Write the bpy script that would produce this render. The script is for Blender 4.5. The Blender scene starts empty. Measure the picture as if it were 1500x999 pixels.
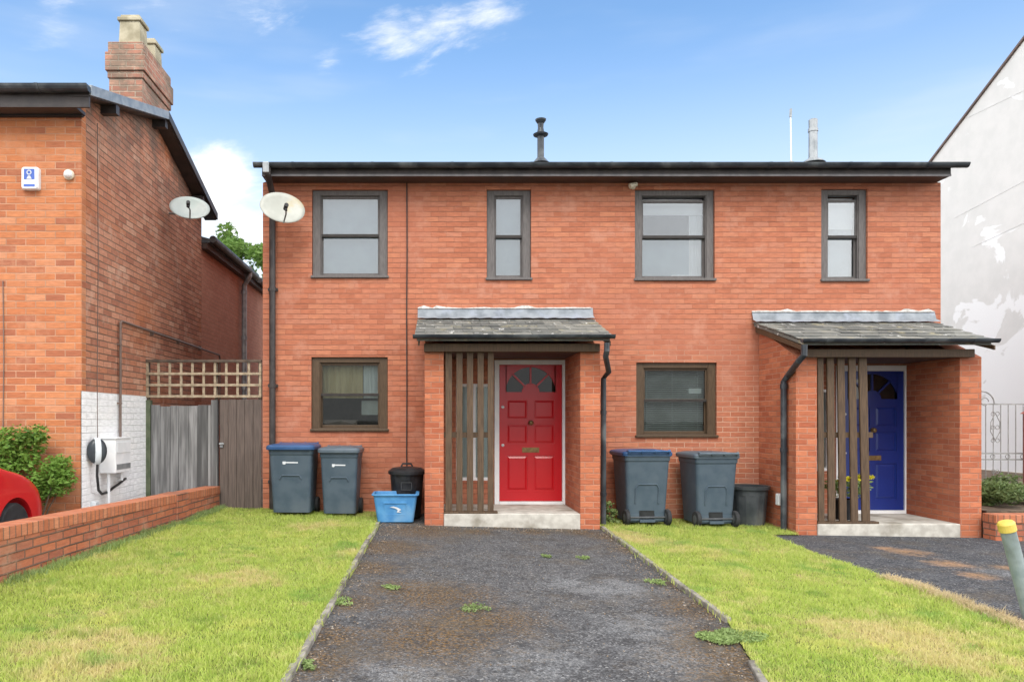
import bpy, bmesh, math, random
import numpy as np
from mathutils import Vector, Matrix
random.seed(7); rng = np.random.default_rng(7)
R = math.radians
S = bpy.context.scene
COL = S.collection

# ------------------------------------------------------------------ survey: photograph pixels -> metres
F, PX, PY, CAMZ = 1080.0, 630.0, 615.0, 1.5      # focal length and optical axis in photo pixels, eye height
def P(px, py, d):
    return Vector(((px-PX)/F*d, d, CAMZ+(PY-py)/F*d))
def gz(x, y):
    return .13-.024*min(max(x, -6.), 9.)+.010*(min(max(y, 2.), 12.)-10.)
def G(px, py):
    z = 0.1
    for _ in range(30):
        d = F*(CAMZ-z)/(py-PY); x = (px-PX)/F*d; z = gz(x, d)
    return Vector((x, d, z))
YF = 10.8          # house front
YP = 9.70          # porch fronts
def fx(px, d=YF): return (px-PX)/F*d
def fz(py, d=YF): return CAMZ+(PY-py)/F*d

# ------------------------------------------------------------------ node helpers
class NT:
    def __init__(s, nt): s.nt = nt
    def n(s, t, **k):
        nd = s.nt.nodes.new(t)
        for a, v in k.items(): setattr(nd, a, v)
        return nd
    def l(s, a, b): s.nt.links.new(a, b)
    def setin(s, sock, v):
        if isinstance(v, bpy.types.NodeSocket): s.l(v, sock)
        else: sock.default_value = v
    def m(s, op, a, b=None, c=None, clamp=False):
        nd = s.n('ShaderNodeMath', operation=op); nd.use_clamp = clamp
        for i, v in enumerate((a, b, c)):
            if v is not None: s.setin(nd.inputs[i], v)
        return nd.outputs[0]
    def mix(s, f, a, b, mode='MIX'):
        nd = s.n('ShaderNodeMix', data_type='RGBA', blend_type=mode)
        s.setin(nd.inputs[0], f)
        for i, v in ((6, a), (7, b)):
            s.setin(nd.inputs[i], v if isinstance(v, bpy.types.NodeSocket) else (*v[:3], 1))
        return nd.outputs[2]
    def ramp(s, f, stops, interp='LINEAR'):
        nd = s.n('ShaderNodeValToRGB'); cr = nd.color_ramp; cr.interpolation = interp
        while len(cr.elements) < len(stops): cr.elements.new(.5)
        for e, (p, c) in zip(cr.elements, stops):
            e.position = p; e.color = (*c, 1) if not isinstance(c, float) else (c, c, c, 1)
        s.l(f, nd.inputs[0]); return nd.outputs[0]
    def noise(s, vec, scale, detail=3, rough=.55, dim='3D', dist=0):
        nd = s.n('ShaderNodeTexNoise', noise_dimensions=dim)
        if vec is not None: s.l(vec, nd.inputs['Vector'])
        nd.inputs['Scale'].default_value = scale; nd.inputs['Detail'].default_value = detail
        nd.inputs['Roughness'].default_value = rough; nd.inputs['Distortion'].default_value = dist
        return nd.outputs[0]
    def step(s, v, a, b):
        nd = s.n('ShaderNodeMapRange', interpolation_type='SMOOTHSTEP'); s.l(v, nd.inputs[0])
        nd.inputs[1].default_value = a; nd.inputs[2].default_value = b
        return nd.outputs[0]
    def scaled(s, vec, sc):
        nd = s.n('ShaderNodeVectorMath', operation='MULTIPLY'); s.l(vec, nd.inputs[0]); nd.inputs[1].default_value = sc
        return nd.outputs[0]
    def bump(s, h, strength, dist, bsdf):
        nd = s.n('ShaderNodeBump'); nd.inputs['Strength'].default_value = strength; nd.inputs['Distance'].default_value = dist
        s.l(h, nd.inputs['Height']); s.l(nd.outputs[0], bsdf.inputs['Normal'])

def newmat(name):
    m = bpy.data.materials.new(name); m.use_nodes = True
    t = NT(m.node_tree); b = m.node_tree.nodes['Principled BSDF']
    return m, t, b
def objco(t): return t.n('ShaderNodeTexCoord').outputs['Object']
def geopos(t): return t.n('ShaderNodeNewGeometry').outputs['Position']

def mottle(name, c1, c2, scale=8, rough=.6, bump=.15, bdist=.004, stretch=(1, 1, 1), spec=.35, c3=None, s3=1.5, metal=0, thr=(.35, .65)):
    m, t, b = newmat(name)
    v = t.scaled(objco(t), stretch)
    f = t.step(t.noise(v, scale, 5), *thr)
    c = t.mix(f, c1, c2)
    if c3:
        g = t.step(t.noise(v, s3, 4), .5, .7); c = t.mix(g, c, c3)
    t.l(c, b.inputs['Base Color'])
    r = t.m('MULTIPLY_ADD', f, .15, rough-.07); t.l(r, b.inputs['Roughness'])
    b.inputs['Specular IOR Level'].default_value = spec; b.inputs['Metallic'].default_value = metal
    if bump: t.bump(t.noise(v, scale*4, 4), bump, bdist, b)
    return m

def brickmat(name, bw, bh, cols, mortar, mt=.010, bond=.5, stain=None, pale=None, rough=.85, depth=.006, soot=None, streak=0, shift=0, worn=.0, perp=1., repoint=None):
    m, t, b = newmat(name)
    uv = t.n('ShaderNodeUVMap').outputs[0]
    sx = t.n('ShaderNodeSeparateXYZ'); t.l(uv, sx.inputs[0])
    wob = t.noise(uv, 3.0, 2, dim='2D')
    v = t.m('ADD', sx.outputs[1], t.m('MULTIPLY_ADD', wob, .006, shift))
    u = t.m('ADD', sx.outputs[0], 100.)
    v = t.m('ADD', v, 100.)
    vr = t.m('DIVIDE', v, bh); row = t.m('FLOOR', vr)
    uo = t.m('ADD', t.m('DIVIDE', u, bw), t.m('MULTIPLY', t.m('MODULO', row, 2.), bond))
    colm = t.m('FLOOR', uo)
    fxn = t.m('FRACT', uo); fyn = t.m('FRACT', vr)
    dx = t.m('MULTIPLY', t.m('MINIMUM', fxn, t.m('SUBTRACT', 1., fxn)), bw)
    dy = t.m('MULTIPLY', t.m('MINIMUM', fyn, t.m('SUBTRACT', 1., fyn)), bh)
    e = t.m('MINIMUM', dx, dy)
    fine = t.noise(uv, 60, 3, dim='2D')
    e = t.m('ADD', e, t.m('MULTIPLY_ADD', fine, .006, -.003))
    mask = t.step(e, mt*.5-.002, mt*.5+.003)
    cv = t.n('ShaderNodeCombineXYZ'); t.l(colm, cv.inputs[0]); t.l(row, cv.inputs[1])
    wn = t.n('ShaderNodeTexWhiteNoise', noise_dimensions='2D'); t.l(cv.outputs[0], wn.inputs['Vector'])
    n = len(cols)
    c = t.ramp(wn.outputs[0], [(i/(n-1), cc) for i, cc in enumerate(cols)])
    # streaks inside a brick, broad colour drift over the wall
    sv = t.n('ShaderNodeVectorMath', operation='MULTIPLY'); t.l(uv, sv.inputs[0]); sv.inputs[1].default_value = (9, 60, 1)
    st = t.noise(sv.outputs[0], 1., 4, dim='2D')
    k = t.m('MULTIPLY_ADD', st, .7, .65)
    kk = t.n('ShaderNodeCombineColor')
    for i in range(3): t.l(k, kk.inputs[i])
    c = t.mix(1., c, kk.outputs[0], 'MULTIPLY')
    big = t.noise(uv, .55, 4, dim='2D'); 
    mc = t.mix(t.step(t.noise(uv, 1.4, 3, dim='2D'), .35, .7), mortar, tuple(x*.7 for x in mortar))
    if repoint:
        (ua, ub, va, vb, rc) = repoint
        rr = t.m('MULTIPLY', t.step(t.m('ADD', sx.outputs[0], t.m('MULTIPLY_ADD', t.noise(uv, 1.2, 4, dim='2D'), 1.6, -.8)), ua, ub), t.step(t.m('ADD', sx.outputs[1], t.m('MULTIPLY_ADD', t.noise(uv, 1.5, 4, dim='2D'), 1.2, -.6)), va, vb))
        mc = t.mix(rr, mc, rc); pk = t.m('MULTIPLY_ADD', rr, 1.-perp, perp)
    else: pk = perp
    bed = t.step(t.m('ADD', dy, t.m('MULTIPLY_ADD', fine, .006, -.003)), mt*.5-.002, mt*.5+.003)
    per = t.step(t.m('ADD', dx, t.m('MULTIPLY_ADD', fine, .006, -.003)), mt*.5-.002, mt*.5+.003)
    cm = t.m('MULTIPLY', bed, t.m('SUBTRACT', 1., t.m('MULTIPLY', t.m('SUBTRACT', 1., per), pk)))
    c = t.mix(cm, mc, c)
    if worn:
        rowv = t.n('ShaderNodeVectorMath', operation='MULTIPLY'); t.l(uv, rowv.inputs[0]); rowv.inputs[1].default_value = (.45, 9, 1)
        c = t.mix(t.m('MULTIPLY', t.step(t.noise(rowv.outputs[0], 1., 3, dim='2D'), .55, .75), worn), c, tuple(x*.45 for x in cols[0]))
    if stain: c = t.mix(t.m('MULTIPLY', t.step(big, .5, .72), .55), c, stain)
    if pale:
        pn = t.noise(uv, 2.2, 5, .7, dim='2D'); c = t.mix(t.m('MULTIPLY', t.step(pn, .52, .75), .55), c, pale)
    if soot:
        z0, z1, sc, amt = soot
        zz = t.n('ShaderNodeSeparateXYZ'); t.l(geopos(t), zz.inputs[0])
        so = t.m('MULTIPLY', t.step(zz.outputs[2], z0, z1), t.step(t.noise(uv, 1.6, 5, .7, dim='2D'), .36, .62))
        c = t.mix(t.m('MULTIPLY', so, amt), c, sc)
    t.l(c, b.inputs['Base Color']); b.inputs['Roughness'].default_value = rough
    b.inputs['Specular IOR Level'].default_value = .25
    h = t.m('ADD', mask, t.m('MULTIPLY', fine, .35)); h = t.m('ADD', h, t.m('MULTIPLY', wn.outputs[0], .25))
    t.bump(h, .8, depth, b)
    return m

# ------------------------------------------------------------------ mesh helpers
class MB:
    def __init__(s): s.v = []; s.f = []; s.uvs = {}
    def add(s, vs, fs):
        o = len(s.v); s.v += [tuple(x) for x in vs]; s.f += [tuple(o+i for i in f) for f in fs]; return s
    def box(s, x0, x1, y0, y1, z0, z1):
        return s.add([(x0,y0,z0),(x1,y0,z0),(x1,y1,z0),(x0,y1,z0),(x0,y0,z1),(x1,y0,z1),(x1,y1,z1),(x0,y1,z1)],
                     [(0,3,2,1),(4,5,6,7),(0,1,5,4),(1,2,6,5),(2,3,7,6),(3,0,4,7)])
    def hexa(s, b4, t4):       # two quads (ccw seen from above)
        return s.add(list(b4)+list(t4), [(0,3,2,1),(4,5,6,7),(0,1,5,4),(1,2,6,5),(2,3,7,6),(3,0,4,7)])
    def bar(s, a, b, w, h, up=(0,0,1)):   # rectangular bar from a to b
        a, b = Vector(a), Vector(b); d = (b-a).normalized(); up = Vector(up)
        if abs(d.dot(up)) > .95: up = Vector((0,1,0))
        r = d.cross(up).normalized()*w/2; u = r.cross(d).normalized()*h/2
        q = [-r-u, r-u, r+u, -r+u]
        return s.add([a+x for x in q]+[b+x for x in q], [(0,1,2,3),(7,6,5,4),(0,4,5,1),(1,5,6,2),(2,6,7,3),(3,7,4,0)])
    def tube(s, pts, r, n=10, cap=True):
        pts = [Vector(p) for p in pts]; rings = []
        rs = r if isinstance(r, (list, tuple)) else [r]*len(pts)
        prev = None
        for i, p in enumerate(pts):
            d = (pts[min(i+1, len(pts)-1)]-pts[max(i-1, 0)]).normalized()
            if prev is None: a = d.orthogonal().normalized()
            else: a = (prev-d*prev.dot(d)).normalized()
            prev = a; bb = d.cross(a)
            rings.append([p+(a*math.cos(2*math.pi*k/n)+bb*math.sin(2*math.pi*k/n))*rs[i] for k in range(n)])
        vs = [v for r_ in rings for v in r_]; fs = []
        for i in range(len(pts)-1):
            for k in range(n):
                k2 = (k+1) % n; fs.append((i*n+k, i*n+k2, (i+1)*n+k2, (i+1)*n+k))
        if cap: fs += [tuple(range(n))[::-1], tuple((len(pts)-1)*n+k for k in range(n))]
        return s.add(vs, fs)
    def lathe(s, prof, c=(0,0,0), n=20, cap=True, mat=None):
        vs = []; fs = []
        for r, z in prof:
            for k in range(n):
                a = 2*math.pi*k/n; p = Vector((r*math.cos(a), r*math.sin(a), z))
                if mat: p = mat @ p
                vs.append(p+Vector(c))
        for i in range(len(prof)-1):
            for k in range(n):
                k2 = (k+1) % n; fs.append((i*n+k, i*n+k2, (i+1)*n+k2, (i+1)*n+k))
        if cap: fs += [tuple(range(n))[::-1], tuple((len(prof)-1)*n+k for k in range(n))]
        return s.add(vs, fs)
    def loft(s, rings, cap=True):
        n = len(rings[0]); vs = [v for r in rings for v in r]; fs = []
        for i in range(len(rings)-1):
            for k in range(n):
                k2 = (k+1) % n; fs.append((i*n+k, i*n+k2, (i+1)*n+k2, (i+1)*n+k))
        if cap: fs += [tuple(range(n))[::-1], tuple((len(rings)-1)*n+k for k in range(n))]
        return s.add(vs, fs)
    def build(s, name, mat, parent=None, smooth=False, bevel=0, origin=None, seg=2):
        off = Vector((0,0,0))
        p = parent
        while p is not None: off += Vector(p.location); p = p.parent
        if origin is not None: off = Vector(origin)
        me = bpy.data.meshes.new(name)
        me.from_pydata([(x-off.x, y-off.y, z-off.z) for x, y, z in s.v], [], s.f)
        uvl = me.uv_layers.new(name='UVMap'); dat = np.zeros(len(me.loops)*2, dtype=np.float32)
        for poly in me.polygons:
            n = poly.normal; ax, ay, az = abs(n.x), abs(n.y), abs(n.z)
            for li in poly.loop_indices:
                c = s.v[me.loops[li].vertex_index]
                if az > max(ax, ay)*1.2: q = (c[0], c[1])
                elif ay >= ax: q = (c[0], c[2])
                else: q = (c[1], c[2])
                dat[li*2], dat[li*2+1] = q
        uvl.data.foreach_set('uv', dat)
        if smooth: me.polygons.foreach_set('use_smooth', [True]*len(me.polygons))
        me.materials.append(mat)
        o = bpy.data.objects.new(name, me); COL.objects.link(o)
        if parent: o.parent = parent
        if origin is not None: o.location = origin
        if bevel:
            bv = o.modifiers.new('bevel', 'BEVEL'); bv.width = bevel; bv.segments = seg; bv.limit_method = 'ANGLE'; bv.angle_limit = R(35)
        return o

def tag(o, label=None, cat=None, group=None, kind=None):
    if label: o['label'] = label
    if cat: o['category'] = cat
    if group: o['group'] = group
    if kind: o['kind'] = kind
    return o
def thing(name, label, cat, loc=(0,0,0), group=None):
    o = bpy.data.objects.new(name, None); o.empty_display_size = .2; COL.objects.link(o); o.location = loc
    return tag(o, label, cat, group)
def copy_tree(o, parent=None):
    c = o.copy(); COL.objects.link(c)
    if parent: c.parent = parent
    for ch in [x for x in bpy.data.objects if x.parent == o]: copy_tree(ch, c)
    return c
def rrect(w, d, r, z, n=4, cx=0, cy=0):
    pts = []
    for sx, sy, a0 in ((1,1,0), (-1,1,90), (-1,-1,180), (1,-1,270)):
        for k in range(n+1):
            a = R(a0+90*k/n); pts.append((cx+sx*(w/2-r)+r*math.cos(a), cy+sy*(d/2-r)+r*math.sin(a), z))
    return pts
def wall_panel(mb, x0, x1, z0, z1, holes, yf, yb):
    xs = sorted({x0, x1, *[h[0] for h in holes], *[h[1] for h in holes]})
    zs = sorted({z0, z1, *[h[2] for h in holes], *[h[3] for h in holes]})
    for a, b in zip(xs, xs[1:]):
        for c, d in zip(zs, zs[1:]):
            mx, mz = (a+b)/2, (c+d)/2
            if any(h[0] < mx < h[1] and h[2] < mz < h[3] for h in holes): continue
            mb.add([(a,yf,c),(b,yf,c),(b,yf,d),(a,yf,d)], [(0,1,2,3)])
            mb.add([(a,yb,c),(b,yb,c),(b,yb,d),(a,yb,d)], [(3,2,1,0)])
    for h in holes:
        a, b, c, d = h
        mb.add([(a,yf,c),(a,yb,c),(a,yb,d),(a,yf,d)], [(0,1,2,3)])
        mb.add([(b,yf,c),(b,yb,c),(b,yb,d),(b,yf,d)], [(3,2,1,0)])
        mb.add([(a,yf,d),(b,yf,d),(b,yb,d),(a,yb,d)], [(3,2,1,0)])
        mb.add([(a,yf,c),(b,yf,c),(b,yb,c),(a,yb,c)], [(0,1,2,3)])

# ------------------------------------------------------------------ materials
M = {}
M['brick'] = brickmat('red_brick', .225, .075, [(.35,.120,.066),(.39,.137,.077),(.42,.152,.085),(.41,.165,.102),(.45,.172,.094)], (.27,.115,.075), mt=.010, perp=.25, repoint=(2.6, 3.6, 2.9, 2.2, (.50,.30,.21)),
                      stain=(.36,.13,.08), pale=(.46,.225,.155), depth=.003, worn=.12)
M['porch_brick'] = brickmat('porch_brick', .225, .075, [(.33,.095,.048),(.37,.115,.058),(.42,.14,.07),(.46,.16,.082)], (.43,.21,.14), mt=.010, stain=(.30,.10,.06), depth=.005)
M['nbrick'] = brickmat('old_orange_brick', .235, .083, [(.30,.105,.058),(.38,.135,.062),(.43,.155,.066),(.47,.19,.085),(.42,.15,.062),(.49,.22,.115)], (.48,.27,.17), mt=.010, stain=(.43,.155,.06), pale=(.48,.24,.14), depth=.004)
M['nside'] = brickmat('old_side_brick', .235, .083, [(.30,.12,.075),(.37,.155,.095),(.42,.19,.12),(.46,.22,.14),(.40,.16,.09),(.50,.28,.19)], (.19,.125,.09), mt=.012, perp=.5,
                      stain=(.40,.12,.035), pale=(.52,.35,.26), depth=.010, soot=(4.4, 5.6, (.11,.095,.08), .7))
M['nrear'] = brickmat('pink_rear_brick', .225, .078, [(.42,.19,.125),(.45,.21,.14),(.48,.23,.155)], (.42,.24,.17), mt=.010, perp=.4, pale=(.50,.28,.2), depth=.004)
M['gwall'] = brickmat('garden_wall_brick', .225, .077, [(.30,.10,.06),(.36,.115,.06),(.42,.14,.07),(.33,.12,.075)], (.16,.10,.075), mt=.013, stain=(.22,.12,.08), pale=(.42,.25,.17), depth=.010)
M['gcope'] = brickmat('coping_brick', .077, .5, [(.36,.12,.06),(.44,.155,.075),(.40,.14,.075),(.48,.20,.11)], (.22,.13,.09), mt=.010, bond=0, depth=.008)
M['cbrick'] = brickmat('chimney_brick', .225, .085, [(.30,.13,.09),(.42,.21,.15),(.36,.15,.10),(.48,.27,.19)], (.46,.36,.28), mt=.015, pale=(.5,.38,.28), depth=.008, soot=(5.95, 6.35, (.15,.13,.10), .75))
M['white_brick'] = brickmat('white_painted_brick', .235, .083, [(.77,.78,.79),(.79,.80,.81),(.80,.80,.80)], (.75,.76,.77), mt=.008, depth=.004, stain=(.72,.72,.71))

M['frame_grey'] = mottle('faded_grey_timber', (.095,.086,.083), (.135,.124,.120), 14, .55, .2, stretch=(4,4,.6))
M['frame_brown'] = mottle('brown_timber', (.062,.038,.020), (.088,.056,.031), 14, .5, .2, stretch=(4,4,.6))
M['frame_dark'] = mottle('dark_rail', (.022,.019,.018), (.035,.03,.027), 14, .5, .1)
M['slat'] = mottle('stained_slat_timber', (.060,.036,.020), (.105,.066,.038), 10, .6, .3, stretch=(6,6,.5))
M['gutter'] = mottle('dark_plastic_gutter', (.020,.025,.032), (.045,.052,.060), 5, .35, .05, c3=(.10,.11,.115), s3=3)
M['fascia'] = mottle('fascia_board', (.12,.113,.116), (.19,.18,.185), 6, .5, .1)
M['fascia_dark'] = mottle('dark_fascia_board', (.030,.026,.026), (.055,.047,.045), 6, .45, .1)
M['soffit'] = mottle('soffit_board', (.05,.03,.025), (.08,.05,.04), 6, .6, .1)
M['white_paint'] = mottle('white_gloss_paint', (.74,.75,.77), (.80,.80,.80), 6, .35, .05)
M['upvc'] = mottle('white_plastic', (.66,.68,.70), (.76,.77,.78), 5, .4, .03)
M['concrete'] = mottle('weathered_concrete', (.36,.34,.30), (.50,.48,.43), 7, .9, .4, c3=(.22,.20,.16), s3=2.2)
M['kerb'] = mottle('edging_concrete', (.15,.14,.12), (.28,.26,.23), 9, .9, .5, c3=(.09,.08,.055), s3=3)
M['lead'] = mottle('lead_flashing', (.15,.17,.19), (.25,.275,.30), 5, .5, .2, c3=(.26,.29,.34), s3=4)
M['mortar'] = mottle('white_mortar', (.34,.33,.31), (.55,.54,.52), 20, .95, .6, .01)
M['roof'] = mottle('grey_roof_tile', (.06,.065,.07), (.12,.125,.13), 5, .8, .3)
M['black_plastic'] = mottle('black_plastic', (.010,.011,.013), (.020,.022,.025), 10, .45, .1)
M['bin'] = mottle('slate_grey_bin_plastic', (.048,.072,.096), (.064,.090,.115), 5, .5, .06, c3=(.085,.108,.13), s3=1.6, spec=.3)
M['bin_lid'] = mottle('grey_bin_lid', (.075,.10,.125), (.10,.128,.155), 5, .4, .06)
M['bin_lid_blue'] = mottle('blue_bin_lid', (.022,.065,.16), (.034,.085,.20), 5, .35, .05)
M['tyre'] = mottle('rubber', (.016,.017,.019), (.030,.031,.033), 12, .75, .2)
M['wheel_grey'] = mottle('grey_wheel_plastic', (.05,.055,.06), (.08,.085,.09), 12, .6, .1)
M['box_blue'] = mottle('blue_recycling_plastic', (.055,.20,.42), (.085,.27,.50), 5, .45, .08, c3=(.14,.30,.48), s3=2.5)
M['mark'] = mottle('white_print', (.50,.53,.56), (.60,.62,.65), 6, .5, 0)
M['tub'] = mottle('dark_grey_tub', (.030,.036,.040), (.050,.056,.062), 5, .5, .1, c3=(.11,.115,.11), s3=1.5)
M['metal_grey'] = mottle('galvanised_metal', (.22,.24,.25), (.34,.36,.37), 8, .4, .05, metal=.5)
M['dish'] = mottle('weathered_dish', (.36,.37,.33), (.45,.46,.42), 3, .5, .05, c3=(.46,.38,.21), s3=2.6)
M['dish2'] = mottle('pale_dish', (.33,.37,.36), (.42,.45,.43), 3, .5, .05, c3=(.36,.42,.40), s3=3)
M['black'] = mottle('black_paint', (.012,.012,.013), (.025,.025,.026), 8, .5, .05)
M['pipe_brown'] = mottle('brown_pipe', (.12,.085,.07), (.17,.12,.10), 8, .5, .05)
M['grey_board'] = mottle('weathered_fence_board', (.10,.10,.10), (.215,.215,.215), 4, .85, .5, stretch=(5,5,.35), c3=(.085,.085,.085), s3=1.2)
def per_board(m, amt):
    t = NT(m.node_tree); b = m.node_tree.nodes['Principled BSDF']; lk = b.inputs['Base Color'].links[0]; src = lk.from_socket
    r = t.n('ShaderNodeObjectInfo').outputs['Random']; k = t.m('MULTIPLY_ADD', r, 2*amt, 1-amt); cc = t.n('ShaderNodeCombineColor')
    for i in range(3): t.l(k, cc.inputs[i])
    t.l(t.mix(1., src, cc.outputs[0], 'MULTIPLY'), b.inputs['Base Color'])
per_board(M['grey_board'], .35)
M['gate_board'] = mottle('brown_gate_board', (.085,.065,.056), (.13,.10,.086), 6, .75, .4, stretch=(9,9,.5))
M['trellis'] = mottle('bleached_trellis', (.24,.19,.13), (.38,.31,.22), 10, .8, .3, stretch=(2,2,2))
M['trellis_dark'] = mottle('dark_rail_timber', (.06,.045,.035), (.11,.08,.06), 10, .8, .3)
M['green_post'] = mottle('mossy_post', (.06,.085,.045), (.11,.13,.08), 8, .85, .4)
M['stone'] = mottle('lichened_stone', (.28,.25,.17), (.46,.42,.31), 5, .9, .5, c3=(.30,.29,.20), s3=2.5)
M['charger_dark'] = mottle('charger_dark', (.025,.032,.04), (.04,.048,.055), 5, .35, .02)
M['charger_pale'] = mottle('charger_pale', (.50,.55,.58), (.58,.63,.66), 5, .3, .02)
M['alarm_blue'] = mottle('alarm_blue', (.06,.12,.42), (.08,.15,.48), 5, .4, 0)
M['cream'] = mottle('cream_plastic', (.55,.50,.38), (.62,.57,.45), 8, .4, .02)
M['iron'] = mottle('grey_iron', (.20,.20,.19), (.28,.28,.27), 14, .55, .1)
M['red_post'] = mottle('red_brown_post', (.28,.08,.06), (.35,.11,.08), 8, .6, .1)
M['yellow'] = mottle('yellow_cap', (.50,.38,.06), (.60,.47,.10), 8, .4, .05)
M['post_green'] = mottle('grey_green_post', (.17,.22,.22), (.25,.30,.30), 6, .45, .1, c3=(.13,.16,.15), s3=3)
M['brass'] = mottle('aged_brass', (.20,.13,.06), (.30,.20,.09), 20, .45, .05, metal=.6)
M['bark'] = mottle('bark', (.09,.07,.05), (.16,.13,.09), 9, .95, .6, .01, stretch=(3,3,.7))
M['soil'] = mottle('soil', (.07,.05,.035), (.14,.10,.07), 6, .95, .6, .02)
M['net'] = mottle('net_curtain', (.29,.37,.42), (.33,.42,.47), 4, .9, 0)
M['blind'] = mottle('white_blind', (.78,.79,.80), (.83,.83,.83), 4, .8, 0)
M['drape'] = mottle('white_drape', (.70,.71,.72), (.80,.80,.80), 6, .9, .1, stretch=(6,1,.4))
M['beige'] = mottle('beige_curtain', (.52,.40,.22), (.64,.51,.31), 3, .9, .1, stretch=(5,5,.6))
M['slatblind'] = mottle('grey_venetian', (.36,.37,.35), (.48,.49,.47), 3, .6, .0)
M['dark_room'] = mottle('dark_interior', (.13,.115,.10), (.20,.175,.15), 3, .9, 0)

def redpaint(name, c, c2):
    m, t, b = newmat(name); v = objco(t)
    t.l(t.mix(t.noise(v, 5, 4), c, c2), b.inputs['Base Color']); b.inputs['Roughness'].default_value = .3
    b.inputs['Coat Weight'].default_value = .10; b.inputs['Coat Roughness'].default_value = .12
    t.bump(t.noise(t.scaled(v, (6,6,1)), 25, 3), .06, .002, b); return m
M['red_door'] = redpaint('red_door_paint', (.46,.004,.010), (.54,.006,.014))
M['blue_door'] = redpaint('blue_door_paint', (.008,.024,.17), (.012,.034,.22))
M['car_red'] = redpaint('red_car_paint', (.50,.008,.012), (.52,.009,.014))
cb = M['car_red'].node_tree.nodes['Principled BSDF']; cb.inputs['Coat Weight'].default_value = 1; cb.inputs['Coat Roughness'].default_value = .04; cb.inputs['Roughness'].default_value = .35

def glassmat(name, refl, tint=(.92,.95,.96)):
    m = bpy.data.materials.new(name); m.use_nodes = True; t = NT(m.node_tree); m.node_tree.nodes.clear()
    out = t.n('ShaderNodeOutputMaterial'); tr = t.n('ShaderNodeBsdfTransparent'); tr.inputs[0].default_value = (*tint, 1)
    gl = t.n('ShaderNodeBsdfGlossy'); gl.inputs['Roughness'].default_value = .015
    bp = t.n('ShaderNodeBump'); bp.inputs['Strength'].default_value = .04; bp.inputs['Distance'].default_value = .01
    t.l(t.noise(objco(t), 3, 2), bp.inputs['Height']); t.l(bp.outputs[0], gl.inputs['Normal'])
    fr = t.n('ShaderNodeFresnel'); fr.inputs[0].default_value = 1.5
    f = t.m('ADD', fr.outputs[0], refl, clamp=True)
    mx = t.n('ShaderNodeMixShader'); t.l(f, mx.inputs[0]); t.l(tr.outputs[0], mx.inputs[1]); t.l(gl.outputs[0], mx.inputs[2])
    t.l(mx.outputs[0], out.inputs[0]); return m
M['glass'] = glassmat('window_glass', .17)
M['glass_low'] = glassmat('dim_window_glass', -.015, (.80,.84,.83))
M['door_glass'] = glassmat('door_glass', .0, (.30,.32,.32))

def leafmat(name, c1, c2, c3, trans=.35):
    m, t, b = newmat(name)
    rnd = t.n('ShaderNodeNewGeometry').outputs['Random Per Island']
    c = t.ramp(rnd, [(0, c1), (.5, c2), (1, c3)])
    big = t.noise(geopos(t), 2.2, 3)
    c = t.mix(t.step(big, .35, .7), c, tuple(x*1.35 for x in c2))
    t.l(c, b.inputs['Base Color']); b.inputs['Roughness'].default_value = .55; b.inputs['Specular IOR Level'].default_value = .3
    tr = t.n('ShaderNodeBsdfTranslucent'); t.l(c, tr.inputs[0])
    mx = t.n('ShaderNodeMixShader'); mx.inputs[0].default_value = trans
    out = m.node_tree.nodes['Material Output']
    t.l(b.outputs[0], mx.inputs[1]); t.l(tr.outputs[0], mx.inputs[2]); t.l(mx.outputs[0], out.inputs[0])
    return m
M['hedge_leaf'] = leafmat('hedge_leaf', (.055,.13,.02), (.13,.24,.04), (.24,.36,.07))
M['tree_leaf'] = leafmat('tree_leaf', (.07,.14,.03), (.12,.21,.045), (.19,.28,.07), .45)
M['shrub_leaf'] = leafmat('shrub_leaf', (.06,.10,.03), (.12,.17,.06), (.20,.24,.11))
M['weed_leaf'] = leafmat('weed_leaf', (.13,.19,.06), (.21,.29,.10), (.30,.37,.16))
M['straw_leaf'] = leafmat('straw', (.38,.30,.16), (.48,.39,.23), (.56,.48,.32))
M['yellow_flower'] = leafmat('yellow_flower', (.45,.42,.02), (.55,.5,.03), (.6,.55,.06))

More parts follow.
